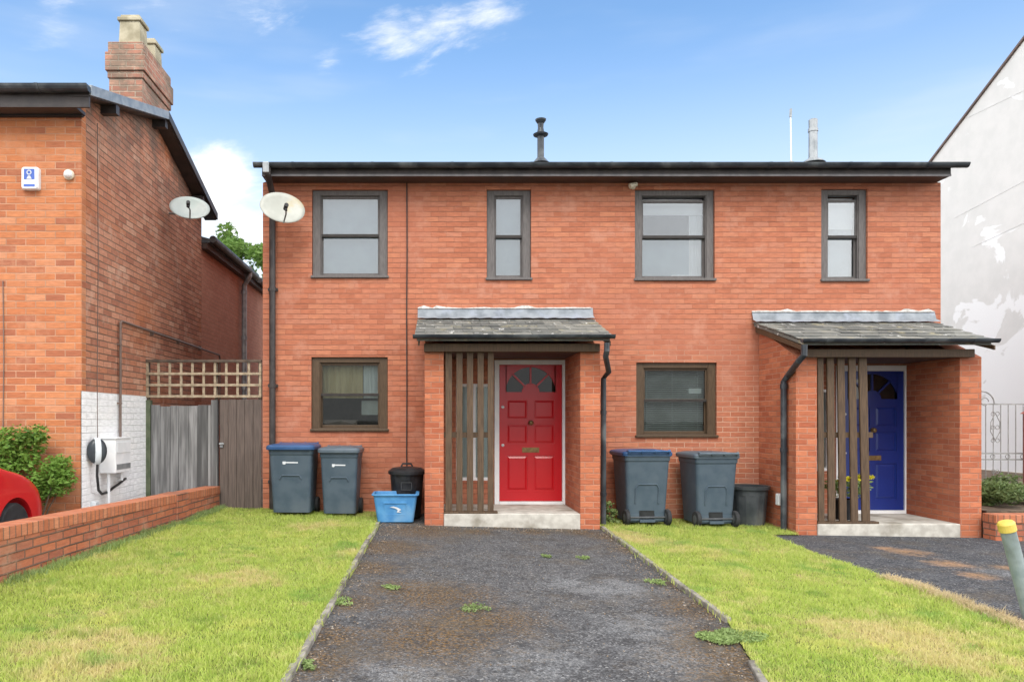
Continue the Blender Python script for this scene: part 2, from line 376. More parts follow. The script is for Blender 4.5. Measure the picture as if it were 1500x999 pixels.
# lawn colours: green with straw-coloured dry patches, shared by blades and the turf sheet
DRY = [G(150,930), G(240,880), G(330,850), G(400,800), G(480,770), G(60,980), G(1330,950), G(1400,985), G(960,795), G(905,785), G(1280,920)]
def lawnmat(name, blades):
    m, t, b = newmat(name)
    pos = geopos(t)
    n1 = t.noise(pos, .9, 4, .6); n2 = t.noise(pos, 5.0, 4, .65)
    f = t.m('ADD', t.m('MULTIPLY', n1, .75), t.m('MULTIPLY', n2, .55))
    # worn spots where the turf really is dry
    for i, c in enumerate(DRY):
        d = t.n('ShaderNodeVectorMath', operation='DISTANCE'); t.l(pos, d.inputs[0]); d.inputs[1].default_value = c
        f = t.m('ADD', f, t.m('MULTIPLY', t.step(d.outputs['Value'], .75, .05), .12))
    dry = t.step(t.m('ADD', f, t.m('MULTIPLY_ADD', t.noise(pos, 16, 4, .7), .35, -.175)), .66, .88)
    if blades:
        rnd = t.n('ShaderNodeNewGeometry').outputs['Random Per Island']
        g = t.ramp(rnd, [(0, (.33,.44,.08)), (.4, (.44,.55,.11)), (.75, (.56,.65,.17)), (1, (0.5,0.52,0.17))])
        s = t.ramp(rnd, [(0, (.58,.54,.20)), (.5, (.66,.58,.28)), (1, (0.66,0.57,0.32))])
        dk = t.step(t.noise(pos, 3.1, 3), .56, .72)
        g = t.mix(t.m('MULTIPLY', dk, .45), g, (0.17,0.3,0.06))
        fleck = t.step(t.noise(pos, 30, 2, .5), .60, .70)
        c = t.mix(dry, g, s); c = t.mix(t.m('MULTIPLY', fleck, .45), c, (.62,.54,.26))
        tuft = t.step(t.noise(pos, 1.7, 5, .6), .56, .66); c = t.mix(t.m('MULTIPLY', tuft, .65), c, (.22,.40,.09))
        yel = t.step(t.noise(pos, 2.6, 4, .6), .54, .68); c = t.mix(t.m('MULTIPLY', yel, .65), c, (.66,.66,.20))
        sp2 = t.noise(pos, 18, 3, .6); lite = t.step(sp2, .52, .72); c = t.mix(t.m('MULTIPLY', lite, .45), c, (.58,.60,.28)); drk = t.step(sp2, .46, .30); c = t.mix(t.m('MULTIPLY', drk, .35), c, (.20,.33,.07))
    else:
        c = t.mix(dry, (.15,.20,.035), (.36,.29,.12)); c = t.mix(t.step(t.noise(pos, 40, 4), .45, .7), c, (.12,.10,.045))
    t.l(c, b.inputs['Base Color']); b.inputs['Roughness'].default_value = .7; b.inputs['Specular IOR Level'].default_value = .15
    if blades:
        tr = t.n('ShaderNodeBsdfTranslucent'); t.l(c, tr.inputs[0]); mx = t.n('ShaderNodeMixShader'); mx.inputs[0].default_value = .45
        t.l(b.outputs[0], mx.inputs[1]); t.l(tr.outputs[0], mx.inputs[2]); t.l(mx.outputs[0], m.node_tree.nodes['Material Output'].inputs[0])
    else: t.bump(t.noise(pos, 60, 4), .8, .02, b)
    return m
M['blade'] = lawnmat('grass_blade', True); M['turf'] = lawnmat('turf', False)

def asphalt(name, moss, pale, orange, base=(.046,.046,.048)):
    m, t, b = newmat(name); pos = geopos(t)
    vo = t.n('ShaderNodeTexVoronoi', feature='F1'); vo.inputs['Scale'].default_value = 85; t.l(pos, vo.inputs['Vector'])
    wn = t.n('ShaderNodeSeparateColor'); t.l(vo.outputs['Color'], wn.inputs[0])
    sp = t.ramp(wn.outputs[0], [(0, tuple(x*.55 for x in base)), (.55, base), (.82, tuple(x*1.9 for x in base)), (.94, (.15,.15,.152)), (1, (.27,.27,.265))])
    mid = t.noise(pos, 14, 4, .7); c = t.mix(t.m('MULTIPLY', t.step(mid, .45, .7), .6), sp, tuple(x*1.9 for x in base))
    n1 = t.noise(pos, 1.5, 6, .68); n2 = t.noise(pos, 5, 6, .72); n3 = t.noise(pos, 26, 4, .7)
    def blob(lst, w):
        acc = None
        for px_, py_, r in lst:
            cpt = G(px_, py_); d = t.n('ShaderNodeVectorMath', operation='DISTANCE'); t.l(pos, d.inputs[0]); d.inputs[1].default_value = cpt
            q = t.m('SUBTRACT', 1., t.m('DIVIDE', d.outputs['Value'], r)); acc = q if acc is None else t.m('MAXIMUM', acc, q)
        return t.step(t.m('ADD', acc, t.m('ADD', t.m('MULTIPLY_ADD', n2, 2.2, -1.1+w), t.m('MULTIPLY_ADD', n3, 1.6, -.8))), -.05, 1.1)
    if pale: c = t.mix(t.m('MULTIPLY', blob(pale, 0), t.m('MULTIPLY_ADD', t.step(t.noise(pos, 48, 4, .7), .42, .60), .7, .15)), c, t.mix(t.step(t.noise(pos, 90, 3), .40, .6), (.11,.115,.12), (.34,.35,.36)))
    if moss:
        mf = t.m('MULTIPLY', blob(moss, .34), t.m('MULTIPLY_ADD', t.step(t.noise(pos, 38, 4, .7), .38, .58), .75, .25)); mc = t.mix(t.step(t.noise(pos, 55, 4), .42, .62), (.030,.021,.011), (.19,.11,.040))
        c = t.mix(t.m('MULTIPLY', mf, .95), c, mc)
    if orange: c = t.mix(t.m('MULTIPLY', blob(orange, 0), .8), c, t.mix(t.step(t.noise(pos, 50, 4), .3, .7), (.24,.13,.06), (.46,.27,.14)))
    dk_ = t.step(t.m('ADD', t.m('MULTIPLY', n2, .7), t.m('MULTIPLY', n3, .3)), .50, .38); c = t.mix(t.m('MULTIPLY', dk_, .5), c, tuple(x*.45 for x in base))
    sc = t.step(t.m('ADD', t.m('MULTIPLY', n1, .6), t.m('MULTIPLY', n3, .4)), .48, .66); c = t.mix(t.m('MULTIPLY', sc, .55), c, (.10,.075,.045))
    gp_ = t.step(t.m('ADD', t.m('MULTIPLY', n2, .6), t.m('MULTIPLY', n3, .4)), .50, .68); c = t.mix(t.m('MULTIPLY', gp_, .5), c, (.15,.15,.15))
    t.l(c, b.inputs['Base Color']); b.inputs['Roughness'].default_value = .85; b.inputs['Specular IOR Level'].default_value = .25
    h = t.m('ADD', vo.outputs['Distance'], t.m('MULTIPLY', mid, .6)); t.bump(h, .7, .010, b)
    return m
M['drive'] = asphalt('worn_asphalt', [(640,930,.55),(590,860,.35),(565,800,.5),(740,770,.3),(1040,890,.45),(640,870,.5),(540,830,.35),(900,785,.35),(1090,960,.5),(700,905,.5),(620,775,.6),(480,930,.3),(700,777,.28),(780,777,.28),(850,778,.3),(575,795,.3),(515,880,.28),(455,965,.3),(935,805,.3),(1000,855,.3),(1060,930,.4),(1100,985,.4)],
                     [(900,860,.5),(960,920,.5),(1010,960,.5),(830,850,.35),(760,965,.5),(600,985,.4)], None, base=(.062,.063,.066))
M['drive2'] = asphalt('dark_asphalt', [(1460,905,.35)], [(1470,840,.3)], [(1330,808,.32),(1390,825,.30),(1430,842,.25),(1300,803,.22),(1480,832,.2)], base=(.045,.048,.055))
def slatemat():
    m, t, b = newmat('old_slate'); rnd = t.n('ShaderNodeNewGeometry').outputs['Random Per Island']; pos = geopos(t)
    c = t.ramp(rnd, [(0, (.085,.09,.085)), (.5, (.13,.135,.125)), (1, (.19,.19,.17))])
    li = t.step(t.noise(pos, 5, 5, .7), .56, .66); c = t.mix(t.m('MULTIPLY', li, .7), c, (.30,.27,.17))
    wh = t.step(t.noise(t.scaled(pos, (1,.6,1)), 9, 5, .75), .60, .66); c = t.mix(wh, c, (.60,.60,.57))
    mo = t.step(t.noise(pos, 9, 4), .55, .7); c = t.mix(t.m('MULTIPLY', mo, .6), c, (.05,.055,.04))
    t.l(c, b.inputs['Base Color']); b.inputs['Roughness'].default_value = .75; t.bump(t.noise(pos, 40, 4), .4, .006, b); return m
M['slate'] = slatemat()
def rendermat():
    m, t, b = newmat('patched_white_render'); pos = geopos(t)
    n = t.noise(t.scaled(pos, (1,.8,1)), .75, 6, .55, dist=.6)
    zz = t.n('ShaderNodeSeparateXYZ'); t.l(pos, zz.inputs[0])
    low = t.m('ADD', n, t.m('MULTIPLY_ADD', t.step(zz.outputs[2], 5.2, 2.6), .26, -.12))
    patch = t.step(low, .495, .525)
    # thin old repair lines running up the gable
    c = t.mix(t.step(t.noise(pos, 3, 5), .3, .7), (.62,.62,.60), (.67,.665,.645))
    c = t.mix(patch, c, (.80,.81,.81))
    t.l(c, b.inputs['Base Color']); b.inputs['Roughness'].default_value = .9; t.bump(t.noise(pos, 30, 5), .25, .01, b); return m
M['render'] = rendermat()
M['ground'] = mottle('bare_ground', (.10,.09,.075), (.16,.145,.12), 4, .95, .4, .01)

# ------------------------------------------------------------------ setting: ground, lawns, drives
xs = [-500, -60, -6, 9, 60, 500]; ys = [-500, -40, 2, 12, 60, 600]
g = MB(); vs = [(x, y, gz(x, y)-.20) for y in ys for x in xs]; n = len(xs)
g.add(vs, [(j*n+i, j*n+i+1, (j+1)*n+i+1, (j+1)*n+i) for j in range(len(ys)-1) for i in range(n-1)])
tag(g.build('ground', M['ground']), kind='structure')

def line_at(a, b, y): k = (y-a.y)/(b.y-a.y); return a.x+(b.x-a.x)*k
WA, WB = G(321,745), G(0,857)                # foot of the low garden wall
LA, LB = G(553,770), G(418,999)              # left drive edge
RA, RB, RC = G(878,770), G(1066,910), G(1120,999)   # right drive edge
curve = [G(*p) for p in ((1128,783),(1200,812),(1300,846),(1400,882),(1500,920),(1600,962),(1760,1040))]
YN = 2.4
def sheet(name, pts, mat, dz):
    mb = MB(); mb.add([(x, y, gz(x, y)+dz) for x, y in pts], [tuple(range(len(pts)))])
    return tag(mb.build(name, mat), kind='structure')
lawn1 = [(line_at(WA,WB,YN), YN), (line_at(LA,LB,YN), YN), (line_at(LA,LB,10.78), 10.78), (-2.46,10.78), (-3.2,10.79), (line_at(WA,WB,10.78), 10.78)]
sheet('lawn', lawn1, M['turf'], 0.0)
xr = line_at(RB, RC, YN)
drive1 = [(line_at(LA,LB,YN), YN), (xr, YN), (RB.x, RB.y), (line_at(RA,RB,10.78), 10.78), (line_at(LA,LB,10.78), 10.78)]
sheet('driveway', drive1, M['drive'], -.012)
lawn2 = [(xr, YN), (curve[-1].x, YN)]+[(p.x, p.y) for p in curve[::-1]]+[(4.79,curve[0].y+.05),(4.79,10.78), (line_at(RA,RB,10.78), 10.78), (RB.x, RB.y)]
sheet('lawn_verge', lawn2, M['turf'], 0.0)
drive2 = [(p.x, p.y) for p in curve]+[(11.5, curve[-1].y), (11.5, 9.62), (4.8, 9.62)]
sheet('side_driveway', drive2, M['drive2'], -.010)
# neighbour's parking space behind the low wall
mb = MB(); mb.add([(-10,YN,.05),(line_at(WA,WB,YN)-.05,YN,.05),(line_at(WA,WB,10.7)-.05,10.7,.05),(-10,10.7,.05)], [(0,1,2,3)]); tag(mb.build('parking_bay', M['concrete']), kind='structure')
# public footpath and road behind the viewer
sheet('pavement', [(-30,-.5),(30,-.5),(30,2.4),(-30,2.4)], M['kerb'], -.02)
sheet('road', [(-60,-8),(60,-8),(60,-.7),(-60,-.7)], M['drive2'], -.022)

# edging along the drive: short concrete lengths, slightly out of line
def edging(name, pts, w=.045, h=.035, seglen=.92):
    mb = MB(); tot = 0
    for a, b in zip(pts, pts[1:]):
        L = (b-a).length; k = max(1, round(L/seglen)); d = (b-a)/L
        for i in range(k):
            p = a+d*(L*i/k+.006); q = a+d*(L*(i+1)/k-.006)
            o1 = random.uniform(-.012, .012); o2 = random.uniform(-.012, .012); hz = random.uniform(-.008, .012)
            nrm = Vector((-d.y, d.x, 0))
            mb.bar(p+nrm*o1+Vector((0,0,h/2-.03+hz)), q+nrm*o2+Vector((0,0,h/2-.03+hz*.3)), w, h+.05)
    return tag(mb.build(name, M['kerb'], bevel=.008), kind='structure')
def gp(x, y): return Vector((x, y, gz(x, y)))
edging('kerb', [gp(line_at(LA,LB,YN), YN), gp(LA.x, LA.y+.15)])
edging('kerb', [gp(RB.x, RB.y+.0), gp(line_at(RA,RB,9.75), 9.75)])
edging('kerb', [gp(xr, YN), gp(line_at(RB,RC,4.5), 4.5)], h=.02)

# grass blades
def inpoly(x, y, poly):
    c = np.zeros(len(x), bool); n = len(poly)
    for i in range(n):
        (x1, y1), (x2, y2) = poly[i], poly[i-1]
        with np.errstate(divide='ignore', invalid='ignore'):
            c ^= ((y1 > y) != (y2 > y)) & (x < (x2-x1)*(y-y1)/(y2-y1)+x1)
    return c
def vnoise(x, y, s, seed):
    r = np.random.default_rng(seed); t = r.random((64, 64)); x = x*s; y = y*s
    xi = np.floor(x).astype(int); yi = np.floor(y).astype(int); fx_ = x-xi; fy_ = y-yi
    fx_ = fx_*fx_*(3-2*fx_); fy_ = fy_*fy_*(3-2*fy_)
    a = t[xi % 64, yi % 64]; b = t[(xi+1) % 64, yi % 64]; c = t[xi % 64, (yi+1) % 64]; d = t[(xi+1) % 64, (yi+1) % 64]
    return (a*(1-fx_)+b*fx_)*(1-fy_)+(c*(1-fx_)+d*fx_)*fy_
def blades(name, x, y, hmin, hmax, w, mat, lean=.7):
    n = len(x); z = np.array([gz(a, b) for a, b in zip(x, y)])-.005
    hn = vnoise(x, y, 1.3, 5)*.35+vnoise(x, y, 7, 6)*.65; hn = hn**1.6*1.5
    h = (hmin+(hmax-hmin)*(.25+.75*hn)*rng.random(n)**.7)
    th = rng.random(n)*2*np.pi; la = rng.random(n)*lean*h; ph = rng.random(n)*2*np.pi
    dx, dy = np.cos(th)*w/2, np.sin(th)*w/2
    lx, ly = np.cos(ph)*la, np.sin(ph)*la
    V = np.empty((n, 5, 3))
    V[:,0] = np.c_[x-dx, y-dy, z]; V[:,1] = np.c_[x+dx, y+dy, z]
    V[:,2] = np.c_[x+dx*.8+lx*.35, y+dy*.8+ly*.35, z+h*.6]; V[:,3] = np.c_[x-dx*.8+lx*.35, y-dy*.8+ly*.35, z+h*.6]
    V[:,4] = np.c_[x+lx, y+ly, z+h]
    base = (np.arange(n)*5)[:,None]
    loops = np.concatenate([base+np.array([[0,1,2,3]]), base+np.array([[3,2,4]])], 1).ravel()
    me = bpy.data.meshes.new(name); me.vertices.add(n*5); me.vertices.foreach_set('co', V.ravel())
    me.loops.add(len(loops)); me.loops.foreach_set('vertex_index', loops.astype(np.int32))
    me.polygons.add(n*2); st = np.empty((n, 2), np.int32); st[:,0] = np.arange(n)*7; st[:,1] = st[:,0]+4
    me.polygons.foreach_set('loop_start', st.ravel()); me.update(calc_edges=True); me.materials.append(mat)
    o = bpy.data.objects.new(name, me); COL.objects.link(o); return o
def scatter(poly, dens_near):
    px_ = [p[0] for p in poly]; py_ = [p[1] for p in poly]
    A = (max(px_)-min(px_))*(max(py_)-min(py_)); n = int(A*dens_near)
    x = rng.uniform(min(px_), max(px_), n); y = rng.uniform(min(py_), max(py_), n)
    k = inpoly(x, y, poly) & (rng.random(n) < np.clip(5.5/np.maximum(y, 1), .45, 1)) & (y > 3.3)
    k &= (np.abs(x) < y*.95+1)
    return x[k], y[k]
x, y = scatter(lawn1, 9000); tag(blades('grass', x, y, .012, .066, .0052, M['blade'], 1.2), 'short yellow green lawn grass beside the left garden wall', 'grass', kind='stuff')
x, y = scatter(lawn2, 9000); tag(blades('grass', x, y, .012, .066, .0052, M['blade'], 1.2), 'short lawn grass between the two driveways', 'grass', kind='stuff')
# bleached dead fringe along the right drive, and longer growth along the wall foot and edging
def along(pts, n, spread):
    segs = list(zip(pts, pts[1:])); L = np.array([(b-a).length for a, b in segs]); X = []; Y = []
    for (a, b), l in zip(segs, L):
        k = int(n*l/L.sum()); t_ = rng.random(k); X.append(a.x+(b.x-a.x)*t_+rng.normal(0, spread, k)); Y.append(a.y+(b.y-a.y)*t_+rng.normal(0, spread, k))
    return np.concatenate(X), np.concatenate(Y)
x, y = along(curve[2:6], 5200, .045); o1 = blades('dead_grass', x, y, .03, .085, .005, M['straw_leaf'], 1.3)
tag(o1, 'pale dead grass fringe along the side driveway', 'grass', kind='stuff')
x, y = along([WA+Vector((.05,0,0)), WB+Vector((.05,0,0))], 4200, .05); k = x > np.array([line_at(WA,WB,v) for v in y])+.01
kx, ky = along([gp(line_at(LA,LB,YN)-.03, YN+1), gp(LA.x-.03, LA.y)], 2600, .035); k2 = kx < np.array([line_at(LA,LB,v) for v in ky])+.03
kx2, ky2 = along([gp(line_at(RA,RB,10)+.04, 10), gp(RB.x+.04, RB.y)], 1600, .035)
tag(blades('long_grass', np.concatenate([kx[k2],kx2]), np.concatenate([ky[k2],ky2]), .03, .085, .006, M['blade'], 1.2), 'longer grass overhanging the concrete edging of the drive', 'grass', kind='stuff')
tag(blades('long_grass', x[k], y[k], .04, .11, .006, M['weed_leaf'], .9), 'longer green grass growing along the foot of the garden wall', 'grass', kind='stuff')

# ------------------------------------------------------------------ leaf clouds
def leaves(name, clumps, n, size, mat, parent=None, flat=.5, origin=None):
    w = np.array([c[3]*c[4]*c[5] for c in clumps]); w = w/w.sum(); V = []; Fc = []
    off = Vector((0,0,0)); p = parent
    while p is not None: off += Vector(p.location); p = p.parent
    if origin is not None: off = Vector(origin)
    idx = rng.choice(len(clumps), n, p=w)
    for i in idx:
        cx, cy, cz, rx, ry, rz = clumps[i]
        d = rng.normal(size=3); d /= np.linalg.norm(d); r = rng.random()**.42
        c = np.array([cx+d[0]*rx*r, cy+d[1]*ry*r, cz+d[2]*rz*r])-np.array(off)
        a = rng.normal(size=3); a[2] *= flat; a /= np.linalg.norm(a); b = np.cross(a, rng.normal(size=3)); b /= np.linalg.norm(b)
        nn = np.cross(a, b); s = size*(.6+.8*rng.random())
        q = len(V); V += [tuple(c-a*s), tuple(c+b*s*.45+nn*s*.15), tuple(c+a*s), tuple(c-b*s*.45+nn*s*.15)]
        Fc += [(q, q+1, q+2), (q, q+2, q+3)]
    me = bpy.data.meshes.new(name); me.from_pydata(V, [], Fc); me.materials.append(mat)
    o = bpy.data.objects.new(name, me); COL.objects.link(o)
    if parent: o.parent = parent
    if origin is not None: o.location = origin
    return o

# ------------------------------------------------------------------ the red brick house
XL, XR = fx(385), fx(1378)
ZT = 4.97
HB = -.25
house = thing('brick_house', 'low red brick house pair with one red and one blue front door', 'house', (2.5, YF, 0))
def rect(x0, x1, y0, y1): return (fx(x0), fx(x1), fz(y1), fz(y0))
WIN = {'w1': rect(457,568,278,408), 'w2': rect(713,778,278,411), 'w3': rect(930,1047,278,412), 'w4': rect(1203,1271,277,413),
       'g1': rect(456,568,523,632), 'g2': rect(932,1050,531,641)}
DOOR1 = (fx(724), fx(831), fz(740), fz(527)); SIDE1 = (fx(668), fx(722), fz(704), fz(562))
DOOR2 = (fx(1224), fx(1334), fz(753), fz(535)); SIDE2 = (fx(1195), fx(1217), fz(690), fz(570))
mb = MB()
wall_panel(mb, XL, XR, HB, ZT, list(WIN.values())+[DOOR1, SIDE1, DOOR2, SIDE2], YF, YF+.28)
mb.add([(XL,YF,HB),(XL,18.6,HB),(XL,18.6,ZT),(XL,YF,ZT)], [(0,1,2,3)][::-1]); mb.add([(XR,YF,HB),(XR,18.6,HB),(XR,18.6,ZT),(XR,YF,ZT)], [(0,1,2,3)])
mb.add([(XL,18.6,HB),(XR,18.6,HB),(XR,18.6,ZT),(XL,18.6,ZT)], [(3,2,1,0)])
RID = 14.6; ZE = 5.13; SL = .352; ZRG = ZE+(RID-10.42)*SL
for xx in (XL, XR): mb.add([(xx,YF,ZT),(xx,18.6,ZT),(xx,RID,ZRG-.12)], [(0,1,2)])
mb.build('wall', M['brick'], house)
mb = MB(); mb.box(XL+.02, XR-.02, YF+1.9, YF+2.0, HB, ZT); mb.box(XL+.02, XR-.02, YF+.29, YF+1.9, 2.52, 2.6); mb.box(fx(880)-.06, fx(880)+.06, YF+.29, YF+1.9, HB, ZT-.01)
mb.build('interior_wall', M['dark_room'], house)
# roof
GX0, GX1 = fx(372, 10.42), fx(1416, 10.42)
mb = MB()
th = .07
mb.hexa([(GX0+.03,10.42,ZE-th),(GX1-.03,10.42,ZE-th),(GX1-.03,RID,ZRG-th),(GX0+.03,RID,ZRG-th)], [(GX0+.03,10.42,ZE),(GX1-.03,10.42,ZE),(GX1-.03,RID,ZRG),(GX0+.03,RID,ZRG)])
mb.hexa([(GX0+.03,RID+.002,ZRG-th),(GX1-.03,RID+.002,ZRG-th),(GX1-.03,18.9,ZE-th),(GX0+.03,18.9,ZE-th)], [(GX0+.03,RID+.002,ZRG),(GX1-.03,RID+.002,ZRG),(GX1-.03,18.9,ZE),(GX0+.03,18.9,ZE)])
roof = mb.build('roof', M['roof'], house)
# flues and aerial on the roof
def roofz(y): return ZE+(y-10.42)*SL
yq = 11.95; xq = fx(792, yq); k = yq/F
mb = MB(); mb.lathe([(.055,0),(.055,.50),(.062,.5),(.062,.53)], (xq,yq,roofz(yq)-.05), 16)
zt = fz(199, yq); mb.lathe([(.055,-.02),(.115,0),(.125,.02),(.06,.05),(.045,.12),(.05,.19),(.085,.24),(.09,.26),(.06,.27)], (xq,yq,zt), 16)
mb.lathe([(.15,0),(.11,.04),(.065,.09)], (xq,yq,roofz(yq)-.02), 16)
mb.build('flue_pipe', M['gutter'], roof, smooth=False)
yq = 12.2; xq = fx(1191, yq)
mb = MB(); mb.lathe([(.07,0),(.068,.60),(.078,.605),(.078,.655),(.066,.66),(.07,.80),(.06,.81)], (xq,yq,roofz(yq)-.1), 16); mb.lathe([(.19,0),(.15,.04),(.085,.08)], (xq,yq,roofz(yq)-.02), 16)
mb.build('flue_pipe', M['metal_grey'], roof)
# gutter, fascia, soffit
def gutter_run(name, x0, x1, y, z, parent, mat, r=.058, brackets=6):
    mb = MB(); n = 8; rings = []
    for x_ in (x0, x1):
        ring = [(x_, y-r*math.cos(a), z-r*math.sin(a)) for a in [math.pi*k/n for k in range(n+1)]]
        ring += [(x_, y-(r-.007)*math.cos(a), z-(r-.007)*math.sin(a)) for a in [math.pi*k/n for k in range(n, -1, -1)]]
        rings.append(ring)
    mb.loft(rings)
    for x_ in (x0+.003, x1-.003): mb.add([(x_, y-r*math.cos(math.pi*k/n), z-r*math.sin(math.pi*k/n)) for k in range(n+1)], [tuple(range(n+1))])
    for i in range(brackets):
        x_ = x0+(x1-x0)*(i+.5)/brackets; rr = r+.007
        ring = lambda xx: [(xx, y-rr*math.cos(a), z-rr*math.sin(a)) for a in [math.pi*k/n for k in range(n+1)]]+[(xx, y-r*math.cos(a), z-r*math.sin(a)) for a in [math.pi*k/n for k in range(n, -1, -1)]]
        mb.loft([ring(x_-.02), ring(x_+.02)])
    return mb.build(name, mat, parent)
gutter_run('gutter', GX0, GX1, 10.40, 5.115, house, M['gutter'], r=.062, brackets=9)
MB().box(GX0+.1, GX1-.18, 10.48, 10.51, 4.965, 5.115).build('fascia', M['fascia_dark'], house)
MB().box(GX0+.1, GX1-.18, 10.472, 10.479, 4.958, 4.988).build('fascia', M['fascia'], house)
MB().box(GX0+.1, GX1-.18, 10.51, YF-.002, 4.965, 4.985).build('soffit', M['soffit'], house)
# left downpipe with hopper
xd = fx(399, 10.73)
mb = MB(); mb.tube([(xd,10.40,5.06),(xd,10.40,4.98),(xd,10.70,4.80),(xd,10.73,4.72),(xd,10.73,.12)], .046, 12)
for z_ in (.6, 2.0, 3.4, 4.6): mb.lathe([(.054,-.03),(.054,.03)], (xd,10.73,z_), 12); mb.box(xd-.07,xd+.07,10.75,10.799,z_-.02,z_+.02)
mb.build('downpipe', M['fascia_dark'], house)
MB().box(xd-.05, xd+.04, 10.31, 10.338, 4.96, 5.11).build('downpipe_outlet', M['metal_grey'], house, bevel=.01)

# windows
def window(key, frame_m, gap=0, fw=.115, dress=None):
    x0, x1, z0, z1 = WIN[key]; yf = YF+.035
    mb = MB()
    x0 += .004; x1 -= .004; z0 += .004; z1 -= .004
    mb.box(x0, x0+fw, yf, yf+.13, z0, z1); mb.box(x1-fw, x1, yf, yf+.13, z0, z1)
    mb.box(x0+fw, x1-fw, yf, yf+.13, z1-.075, z1); mb.box(x0+fw, x1-fw, yf, yf+.13, z0, z0+.05)
    # staff bead
    for a, b in ((x0+fw, x0+fw+.014), (x1-fw-.014, x1-fw)): mb.box(a, b, yf+.012, yf+.03, z0+.05, z1-.075)
    fr = mb.build('window', frame_m, house, bevel=.004)
    mb = MB(); mb.box(x0-.02, x1+.02, YF-.035, yf-.001, z0-.0, z0+.035); mb.build('sill', frame_m, fr, bevel=.006)
    ix0, ix1, iz0, iz1 = x0+fw+.002, x1-fw-.002, z0+.052, z1-.077
    zm = (iz0+iz1)/2-.01
    def sash(y, za, zb, dark):
        mb = MB(); sw = .03
        mb.box(ix0, ix0+sw, y, y+.035, za, zb); mb.box(ix1-sw, ix1, y, y+.035, za, zb)
        mb.box(ix0+sw, ix1-sw, y, y+.035, zb-.035, zb); mb.box(ix0+sw, ix1-sw, y, y+.035, za, za+.04)
        s_ = mb.build('sash', frame_m, fr, bevel=.003)
        mb = MB(); mb.box(ix0+sw, ix1-sw, y+.014, y+.019, za+.04, zb-.035); mb.build('pane', M['glass_low' if key[0] == 'g' else 'glass'], fr)
        return s_
    sash(yf+.034, zm, iz1-gap, False); sash(yf+.075, iz0, zm+.036-gap*.0, True)
    mb = MB(); mb.box(ix0, ix1, yf+.028, yf+.0335, zm-.002, zm+.036); mb.build('meeting_rail', M['frame_dark'], fr)
    yc = YF+.34
    for d in dress or []:
        kind, a, b, c, e, mt = d            # fractions of the opening
        X0, X1 = ix0+(ix1-ix0)*a, ix0+(ix1-ix0)*b; Z0, Z1 = iz0+(iz1-iz0)*c, iz0+(iz1-iz0)*e
        mb = MB()
        if kind == 'flat': mb.box(X0-.0, X1, YF+.20, YF+.206, Z0, Z1); nm = 'roller_blind'
        elif kind == 'net':
            n = 40; vs = []
            for i in range(n+1):
                x_ = X0+(X1-X0)*i/n; y_ = YF+.22+(.004*math.sin(i*1.7)+.005*math.sin(i*.63))*(0 if mt == 'net' else 1); vs += [(x_, y_, Z0), (x_, y_, Z1)]
            mb.add(vs, [(2*i, 2*i+2, 2*i+3, 2*i+1) for i in range(n)]); nm = 'curtain'
        elif kind == 'slats':
            n = int((Z1-Z0)/.028); nm = 'venetian_blind'
            for i in range(n):
                z_ = Z0+(Z1-Z0)*(i+.5)/n
                mb.hexa([(X0,YF+.20,z_-.010),(X1,YF+.20,z_-.010),(X1,YF+.222,z_+.009),(X0,YF+.222,z_+.009)], [(X0,YF+.20,z_-.0085),(X1,YF+.20,z_-.0085),(X1,YF+.222,z_+.0105),(X0,YF+.222,z_+.0105)])
            for q in (.1, .5, .9): mb.box(X0+(X1-X0)*q-.004, X0+(X1-X0)*q+.004, YF+.196, YF+.199, Z0, Z1)
        elif kind == 'box': mb.box(X0, X1, YF+.195, YF+.28, Z0, Z1); nm = 'window_board'
        mb.build(nm, M[mt], fr)
    return fr
window('w1', M['frame_grey'], dress=[('net', 0, 1, 0, 1, 'net'), ('box', .965, 1, 0, .45, 'drape')])
window('w2', M['frame_grey'], fw=.11, dress=[('net', 0, 1, 0, 1, 'net')])
window('w3', M['frame_grey'], gap=.06, fw=.105, dress=[('flat', 0, 1, .80, 1, 'blind'), ('net', .80, 1, 0, .80, 'drape'), ('box', .52, .84, .0, .06, 'blind'), ('net', 0, .8, .0, .5, 'net')])
window('w4', M['frame_grey'], gap=.06, fw=.105, dress=[('flat', 0, 1, .62, 1, 'blind'), ('net', 0, 1, 0, .62, 'net')])
window('g1', M['frame_brown'], fw=.115, dress=[('net', 0, .70, .46, 1, 'beige'), ('net', .71, 1, .46, 1, 'drape'), ('box', .68, .98, .20, .42, 'slatblind'), ('box', .04, .6, .0, .12, 'pipe_brown')])
window('g2', M['frame_brown'], fw=.11, dress=[('slats', 0, 1, .03, 1, 'slatblind'), ('box', 0, 1, .0, .03, 'blind'), ('box', .76, .96, .62, .7, 'blind')])

